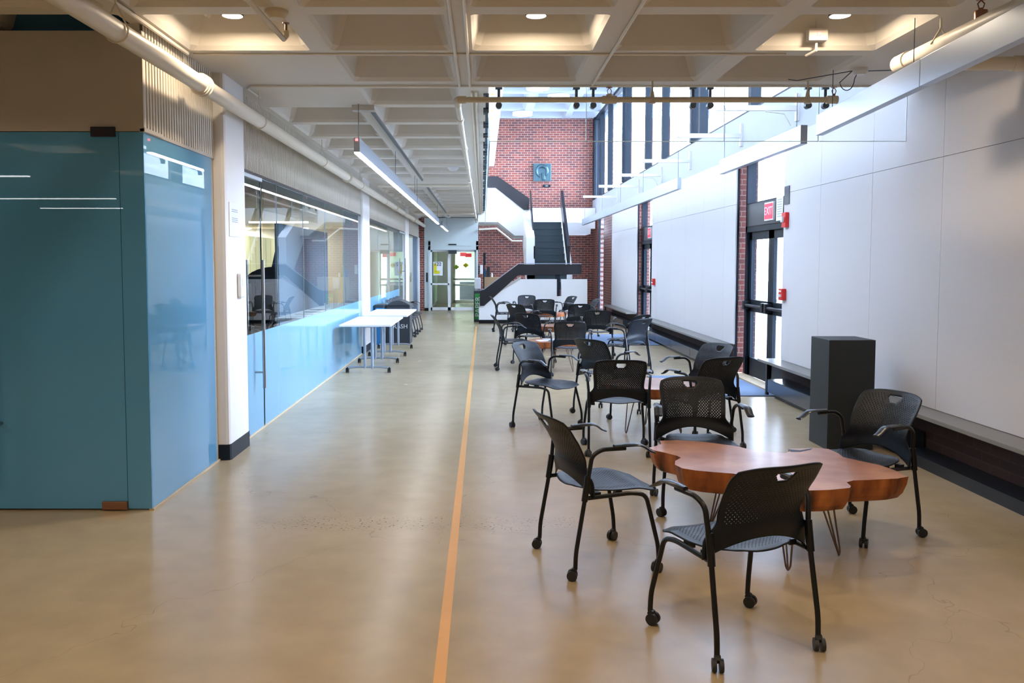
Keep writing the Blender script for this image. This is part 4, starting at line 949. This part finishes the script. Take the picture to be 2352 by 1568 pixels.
text('TRASH', .12, M['whitep'], 'lettering', t, (-1.68, 16.598, .36), (1, 0, 0), (0, 0, 1))
t = thing('waste_bin', 'blue recycling bin next to the TRASH bin', 'bin', (-2.0, 16.9, 0), 'recycling bins')
m = MB(); m.box(-2.13, -1.96, 16.5, 17.0, .0, .74); build(m, 'body', M['bluebin'], t, bevel=.01)
m = MB(); m.box(-2.14, -1.95, 16.49, 17.01, .74, .80); build(m, 'lid', M['darkbin'], t, bevel=.01)
t = thing('waste_bin', 'green and black PAPER bin beside the stair wall end', 'bin', (-.1, 23.3, 0), 'recycling bins')
m = MB(); m.box(-.25, .03, 23.0, 23.5, .0, .86); build(m, 'body', M['darkbin'], t, bevel=.01)
m = MB(); m.box(-.22, .0, 22.985, 23.0, .07, .78); build(m, 'label_panel', M['green'], t)
text('PAPER', .20, M['whitep'], 'lettering', t, (-.135, 22.982, .42), (0, 0, 1), (-1, 0, 0))

# ------------------------------------------------------------------ corridor door and vestibule
t = thing('corridor_door', 'white framed automatic glass door at the end of the aisle', 'door', (-1.0, YB, 0))
m = MB(); a, b = -1.84, -.16
m.box(a, a+.07, YB-.08, YB+.1, 0, 2.36); m.box(b-.07, b, YB-.08, YB+.1, 0, 2.36); m.box(a, b, YB-.08, YB+.1, 2.06, 2.36); m.box(a, b, YB-.09, YB+.1, 2.20, 2.215); build(m, 'frame', M['greygreen'], t)
m = MB(); m.box(-1.16, -.89, YB-.10, YB-.08, 2.225, 2.265); build(m, 'sensor', M['blackmetal'], t)
m = MB(); m.box(-1.16, -.88, YB-.13, YB-.05, 1.93, 2.06); build(m, 'exit_box', M['darkbin'], t)
for (p0, p1) in ((a+.07, -1.14), (-1.14, b-.07)):
    m = MB(); m.box(p0, p0+.05, YB-.02, YB+.02, .02, 2.06); m.box(p1-.05, p1, YB-.02, YB+.02, .02, 2.06); m.box(p0, p1, YB-.02, YB+.02, .02, .12); m.box(p0, p1, YB-.02, YB+.02, 2.0, 2.06)
    if p0 < -1.2: m.box(p0, p1, YB-.02, YB+.02, .88, .94)
    lf = build(m, 'leaf', M['white'], t); m = MB(); m.quad((p0+.05, YB, .12), (p1-.05, YB, .12), (p1-.05, YB, 2.0), (p0+.05, YB, 2.0)); build(m, 'pane', M['glass'], lf)
t = thing('door_poster', 'white poster with 22 in dark blue and a yellow block on the corridor door', 'poster', (-1.5, YB-.03, 1.5))
m = MB(); m.box(-1.68, -1.36, YB-.035, YB-.025, 1.2, 1.66); build(m, 'sheet', M['paper'], t)
m = MB(); m.box(-1.66, -1.56, YB-.04, YB-.035, 1.34, 1.60); m.box(-1.66, -1.46, YB-.04, YB-.035, 1.26, 1.36); build(m, 'yellow_block', M['yellow'], t)
text('122', .17, M['ink'], 'lettering', t, (-1.53, YB-.042, 1.58), (1, 0, 0), (0, 0, 1))
m = MB(); m.box(-1.92, -1.87, YB-.06, YB-.04, .98, 1.3); tag(build(m, 'door_button', M['blackmetal']), 'tall black door opener button left of the corridor door', 'switch')
w = MB(); w.box(-1.98, -1.84, YB+.2, 34, 0, 2.7); w.box(-.16, .0, YB+.3, 38, 0, 2.7); w.box(-2, 0, YB+.2, 38, 2.6, 2.7); w.box(-2.0, 0, 38, 38.1, 0, 2.7); struct(w, 'wall_corridor', M['corridor'])
w = MB(); w.box(-1.84, -1.825, YB+.2, 33.9, 0, .1); struct(w, 'baseboard_left', M['blackmetal'])
m = MB(); m.box(-1.75, -.2, 32.4, 32.9, 2.54, 2.59); tag(build(m, 'ceiling_light', M['fluor']), 'bright flat ceiling light in the corridor beyond the door', 'ceiling light')
m = MB(); m.box(-1.3, -.4, 35.5, 36.1, 2.54, 2.59); tag(build(m, 'ceiling_light', M['fluor']), 'ceiling light in the farthest part of the corridor', 'ceiling light')
t = thing('corridor_door', 'second glazed door with yellow signs beyond the corridor', 'door', (-.7, 34, 0))
m = MB(); Y = 34.0
m.box(-1.22, -1.12, Y, Y+.08, 0, 2.25); m.box(-.2, -.12, Y, Y+.08, 0, 2.25); m.box(-1.22, -.12, Y, Y+.08, 2.1, 2.6); m.box(-1.2, -.1, Y, Y+.08, .93, 1.0); m.box(-1.2, -.1, Y, Y+.08, .70, .76); m.box(-1.2, -.1, Y, Y+.08, 0, .12); m.box(-1.98, -1.2, Y, Y+.08, 0, 2.6); build(m, 'frame', M['white'], t)
m = MB(); m.quad((-1.12, Y+.04, .1), (-.2, Y+.04, .1), (-.2, Y+.04, 2.1), (-1.12, Y+.04, 2.1)); build(m, 'pane', M['glass'], t)
for k, (px, py, mm) in enumerate(((1048, 613, 'limey'), (1070, 609, 'yellow'))):
    x, z = on_y(px, py, Y-.02); m = MB(); s_ = .12; m.prism([(x-s_, z), (x, z-s_*.85), (x+s_, z), (x, z+s_*.85)], Y-.03, Y-.02, 'xz'); build(m, 'diamond_sign', M[mm], t)
for k, (px, py) in enumerate(((1064, 584), (1076, 586))):
    x, z = on_y(px, py, 33.2-k*.6); t2 = thing('exit_sign', ['red EXIT sign in the corridor, left one', 'red EXIT sign in the corridor, right one'][k], 'exit sign', (x, 33.2-k*.6, z), 'exit signs in the corridor')
    m = MB(); m.box(x-.12, x+.12, 33.2-k*.6, 33.24-k*.6, z-.07, z+.07); build(m, 'face', M['exitred'], t2); text('EXIT', .10, M['whitep'], 'lettering', t2, (x, 33.195-k*.6, z), (1, 0, 0), (0, 0, 1))
m = MB(); m.box(-1.0, -.2, 36.2, 36.9, .0, .8); tag(build(m, 'display_case', M['darkbin']), 'dark low display seen through the far corridor door', 'display')

# hand sanitiser, desk, bottles beside the stairs
t = thing('sanitiser_stand', 'white sanitiser dispenser on a pole beside the PAPER bin', 'dispenser', (-.14, 23.9, 0))
m = MB(); m.tube([(-.14, 23.9, 0), (-.14, 23.9, .9)], .02, 8); build(m, 'pole', M['alu'], t); m = MB(); m.box(-.24, -.06, 23.84, 23.96, .88, 1.2); build(m, 'dispenser', M['whitep'], t, bevel=.02)
t = thing('cabinet', 'light maple cabinet against the brick below the stairs', 'cabinet', (.3, 27, 0))
x0 = on_y(1111, 640, 27)[0]; m = MB(); m.box(x0, .95, 26.7, 27.4, 0, 1.17); build(m, 'body', M['ply'], t); m = MB(); m.box(x0+.1, .85, 26.68, 26.7, .1, 1.05); build(m, 'door', M['ply'], t, bevel=.004)
for nm_, px0, px1, y0_, y1_, mt, lab in (('bottle', 1112, 1117, 617, 634, 'bluebin', 'blue bottle on the maple cabinet'), ('coffee_machine', 1118, 1125, 612, 634, 'darkbin', 'dark coffee machine on the maple cabinet'), ('paper_cup_stack', 1127, 1132, 626, 634, 'paper', 'white paper cups on the maple cabinet')):
    xa, zt = on_y(px0, y0_, 27); xb, zb = on_y(px1, y1_, 27); m = MB(); xm = (xa+xb)/2; r_ = (xb-xa)/2
    if nm_ == 'coffee_machine': m.box(xa, xb, 26.9, 27.1, 1.172, zt)
    else: m.tube([(xm, 27, 1.172), (xm, 27, 1.172+(zt-1.172)*.75), (xm, 27, 1.172+(zt-1.172)*.85), (xm, 27, zt)], [r_, r_, r_*.6, r_*.5], 12)
    tag(build(m, nm_, M[mt]), lab, nm_.replace('_', ' '))
t = thing('sign_post', 'thin black sign post at the left edge of the brick', 'post', (.03, 26.4, 0)); m = MB(); m.tube([(.03, 26.4, 0), (.03, 26.4, 1.95)], .02, 8); m.box(.02, .09, 26.38, 26.42, 1.55, 1.95); build(m, 'post', M['blackmetal'], t)
m = MB(); m.box(-.10, -.0, YB-.08, YB-.002, 1.25, 1.56); tag(build(m, 'wall_dispenser', M['whitep'], bevel=.01), 'white dispenser on the brick beside the thin black post', 'dispenser')

# ------------------------------------------------------------------ staircase
st = thing('staircase', 'white switchback staircase with dark steel rails before the brick wall', 'staircase', (1.4, 24, 0))
Y0 = 22.4
def P(px, py, Y): return on_y(px, py, Y)
m = MB(); base = .03
m.prism([(P(1100,743,Y0)[0], 0), (P(1349,743,Y0)[0], 0), P(1349,641,Y0), P(1289,641,Y0), P(1289,680,Y0), P(1279,680,Y0), P(1279,641,Y0), P(1196,641,Y0), P(1152,668,Y0), P(1118,697,Y0), P(1100,697,Y0)], Y0, Y0+.15, 'xz'); build(m, 'parapet', M['white'], st)
m = MB(); m.box(P(1100,743,Y0)[0], P(1349,743,Y0)[0], Y0-.012, Y0, 0, .1); build(m, 'base_strip', M['blackmetal'], st)
m = MB(); m.box(P(1279,0,Y0)[0]-.005, P(1289,0,Y0)[0]+.005, Y0+.01, Y0+.04, .7, 1.5); build(m, 'post', M['darkframe'], st)
m = MB(); # dark steel handrail band of the first flight
m.prism([P(1102,702,Y0), P(1112,702,Y0), P(1190,632,Y0), P(1335,630,Y0), P(1335,607,Y0), P(1190,607,Y0), P(1112,665,Y0), P(1102,668,Y0)], Y0-.05, Y0-.02, 'xz'); build(m, 'rail', M['steelrail'], st)
m = MB(); m.prism([P(1102,666,Y0), P(1112,665,Y0), P(1190,606,Y0), P(1335,606,Y0), P(1335,604.5,Y0), P(1190,604.5,Y0), P(1112,663,Y0), P(1102,664.5,Y0)], Y0-.07, Y0+.0, 'xz'); build(m, 'rail_cap', M['alu'], st)
m = MB(); m.prism([P(1118,697,Y0), P(1152,668,Y0), P(1196,641,Y0), P(1196,636,Y0), P(1140,668,Y0), P(1112,695,Y0)], Y0-.02, Y0+.16, 'xz'); build(m, 'sloping_cap', M['beige'], st)
# first flight behind the parapet
zl = 1.12; n = 7; xa = .05; xb = 1.05
m = MB()
for k in range(n): m.box(xa+(xb-xa)/n*k, xa+(xb-xa)/n*(k+1)+.02, Y0+.15, Y0+1.3, 0, zl/n*(k+1)-.001)
build(m, 'step', M['tread'], st)['label'] = 'lower flight treads behind the parapet'
m = MB(); m.box(xb, 2.78, Y0+.15, Y0+1.35, zl-.2, zl); build(m, 'landing', M['tread'], st)
# middle flight, going away
ya, yb = Y0+1.35, 25.7; zt_ = 2.86; n = 9; xs0, xs1 = 1.47, 2.38
for k in range(n):
    m = MB(); y0 = ya+(yb-ya)/n*k; m.box(xs0, xs1, y0, yb, zl+(zt_-zl)/n*k, zl+(zt_-zl)/n*(k+1)); m.box(xs0, xs1, y0-.02, y0+.02, zl+(zt_-zl)/n*(k+1)-.03, zl+(zt_-zl)/n*(k+1)+.002)
    build(m, 'step', M['tread'], st)
def stringer(x0, x1, mat, zlo, zhi, nm, y0=ya-.02, y1=yb+.15):
    m = MB(); m.prism([(y0, zl+zlo), (y1, zt_+zlo), (y1, zt_+zhi), (y0, zl+zhi)], x0, x1, 'yz'); return build(m, nm, mat, st)
m = MB(); m.prism([(ya-.02, 1.0), (ya-.02, zl+.3), (yb, zt_+.25), (yb, 2.3)], xs0-.22, xs0, 'yz')
m.prism([(ya-.02, zl-.3), (ya-.02, P(1215,545,ya)[1]), (yb+.4, P(1215,480,yb)[1]), (yb+.4, 2.3)], xs0-.24, xs0-.0, 'yz'); build(m, 'stringer', M['white'], st)
stringer(xs1, xs1+.16, M['white'], -.15, .3, 'stringer')
stringer(xs0-.03, xs0+.01, M['steelrail'], .62, .98, 'rail'); stringer(xs1+.01, xs1+.09, M['steelrail'], .45, .98, 'rail')
# upper landing and third flight going left
m = MB(); m.box(1.25, 3.3, yb, 27.0, zt_-.35, zt_); build(m, 'landing', M['white'], st)
m = MB(); xx0, zz0 = P(1218, 518, 27.6); xx1, zz1 = P(1400, 478, 27.6); m.box(xx0, 3.68, 27.5, 27.7, zz0-.1, zz1); build(m, 'upper_parapet', M['white'], st)
Y3 = 25.6
m = MB(); m.prism([P(1098,425,Y3), P(1140,430,Y3), P(1206,478,Y3), P(1222,480,Y3), P(1222,545,Y3), P(1180,545,Y3), P(1142,514,Y3), P(1098,514,Y3)], Y3, Y3+1.3, 'xz'); build(m, 'upper_flight', M['white'], st)
m = MB(); m.prism([P(1098,405,Y3), P(1143,405,Y3), P(1216,456,Y3), P(1214,482,Y3), P(1203,482,Y3), P(1138,431,Y3), P(1098,431,Y3)], Y3-.05, Y3-.02, 'xz'); build(m, 'rail', M['steelrail'], st)
m = MB(); m.prism([P(1100,515,Y3), P(1142,515,Y3), P(1180,546,Y3), P(1205,546,Y3), P(1205,541,Y3), P(1182,541,Y3), P(1144,510,Y3), P(1100,510,Y3)], Y3-.03, Y3, 'xz'); build(m, 'soffit_trim', M['ledge'], st)
m = MB(); q = [P(x, y, YB-.12) for x, y in ((1100, 527), (1141, 525), (1176, 553), (1206, 553))]; m.tube([(x, YB-.1, z) for x, z in q], .035, 8); tag(build(m, 'wall_pipe', M['pipe']), 'white bent pipe on the brick under the upper flight', 'pipe')

# relief sculpture and plaque on the brick
x0, z0 = P(1225, 416, YB); x1, z1 = P(1266, 376, YB)
t = thing('relief_sculpture', 'square teal grey metal relief with a raised ring on the high brick wall', 'sculpture', ((x0+x1)/2, YB-.05, (z0+z1)/2))
m = MB(); m.box(x0, x1, YB-.06, YB-.002, z0, z1); build(m, 'plate', M['bronze'], t, bevel=.01)
xc, zc = (x0+x1)/2-.01, (z0+z1)/2+.03; rr = .18
m = MB(); m.tube([(xc+rr*math.cos(R(a)), YB-.1, zc+rr*math.sin(R(a))) for a in range(-50, 215, 12)], [.03+.028*math.sin(k/22*PI) for k in range(len(range(-50, 215, 12)))], 12)
m.tube([(xc+rr*math.cos(R(a)), YB-.09, zc+rr*math.sin(R(a))) for a in range(130, 262, 12)], .035, 12); build(m, 'ring', M['bronze'], t)
m = MB(); m.tube([(xc, YB-.08, zc-.05), (xc+.04, YB-.11, zc-.15), (xc+.07, YB-.12, z0+.04)], [.03, .05, .06], 12); build(m, 'tail', M['bronze'], t)
x0, z0 = P(1247, 430, YB); x1, z1 = P(1264, 424, YB); t = thing('plaque', 'small dark plaque on the brick below the relief', 'plaque', (x0, YB, z0)); m = MB(); m.box(x0, x1, YB-.02, YB-.002, z0, z1); build(m, 'plate', M['darkframe'], t)
m = MB(); m.box(x0+.08, x1-.08, YB-.024, YB-.02, z0+.03, z1-.03); build(m, 'engraving', M['greyink'], t)

# card reader and notice on the near column
t = thing('card_reader', 'slim white reader on the near column beside the glass door', 'card reader', (XL+.1, 7.3, 1.42))
y0, z1 = on_x(526, 628, XL+.12); y1, z0 = on_x(539, 686, XL+.12)
m = MB(); m.box(XL+.09, XL+.125, 7.08, 7.2, z0, z1); build(m, 'housing', M['whitep'], t, bevel=.012); m = MB(); m.box(XL+.125, XL+.128, 7.11, 7.17, z0+.1, z1-.05); build(m, 'face', M['greygreen'], t)
t = thing('notice', 'faint white notice with grey lettering on the near column', 'notice', (XL+.1, 7.0, 2.0))
m = MB(); m.box(XL+.091, XL+.096, 6.88, 7.16, 1.84, 2.12); build(m, 'sheet', M['whitep'], t)
m = MB()
for z in (2.06, 2.045, 1.99, 1.975, 1.96): m.box(XL+.096, XL+.0975, 6.95, 7.11, z, z+.006)
build(m, 'lines', M['greyink'], t)
t = thing('card_reader', 'white reader on the far column before the corridor', 'card reader', (XL+.06, 23.6, 1.4)); m = MB(); m.box(XL+.05, XL+.09, 23.5, 23.7, 1.25, 1.6); build(m, 'housing', M['whitep'], t, bevel=.01)

# outside: bare trees so the windows show branches, and a pale building
def tree(x, y, h, seed, lab):
    random.seed(seed); m = MB()
    def br(p, d, L_, r, dep):
        q = p+d*L_; m.tube([p, q], [r, r*.65], 5, caps=False)
        if dep:
            for _ in range(3):
                nd = (d+Vector((random.uniform(-.7, .7), random.uniform(-.7, .7), random.uniform(-.1, .5)))).normalized(); br(q, nd, L_*random.uniform(.6, .8), r*.6, dep-1)
    br(Vector((x, y, -.15)), Vector((0, 0, 1)), h*.35, .12, 5); tag(build(m, 'bare_tree', M['darkbin']), lab, 'tree', 'bare trees outside the windows')
for k, (x, y) in enumerate(((14, 4), (16, 14), (13, 24), (18, 34))): tree(x, y, 9+k, k+3, ['bare tree outside, nearest the camera side', 'bare tree outside the near exit door', 'bare tree outside the clerestory middle', 'bare tree outside by the far end'][k])

# ------------------------------------------------------------------ daylight
sc = bpy.context.scene
wd = bpy.data.worlds.new('World'); sc.world = wd; wd.use_nodes = True; nt = wd.node_tree; bg = nt.nodes['Background']
tc = nt.nodes.new('ShaderNodeTexCoord'); sp = nt.nodes.new('ShaderNodeSeparateXYZ'); nt.links.new(tc.outputs['Generated'], sp.inputs[0])
rp = nt.nodes.new('ShaderNodeValToRGB'); nt.links.new(sp.outputs[2], rp.inputs[0])
rp.color_ramp.elements[0].position = 0; rp.color_ramp.elements[0].color = (.70, .81, 1, 1); rp.color_ramp.elements[1].position = .6; rp.color_ramp.elements[1].color = (.58, .73, 1, 1)
nt.links.new(rp.outputs[0], bg.inputs[0]); bg.inputs[1].default_value = 48.0
# sky portal: daylight entering by the clerestory
l = bpy.data.lights.new('clerestory_portal', 'AREA'); l.shape = 'RECTANGLE'; l.size = YB-YE; l.size_y = 2.6; l.cycles.is_portal = True
lo = bpy.data.objects.new('clerestory_portal', l); C.objects.link(lo); lo.location = (XW+.15, (YB+YE)/2, 5.07); lo.rotation_euler = (0, R(90), 0)
lo.rotation_euler = Matrix(((0, 0, 1), (1, 0, 0), (0, 1, 0))).to_euler()

vs = sc.view_settings; vs.view_transform = 'Standard'; vs.look = 'None'; vs.exposure = 0; vs.gamma = 1; vs.use_curve_mapping = False
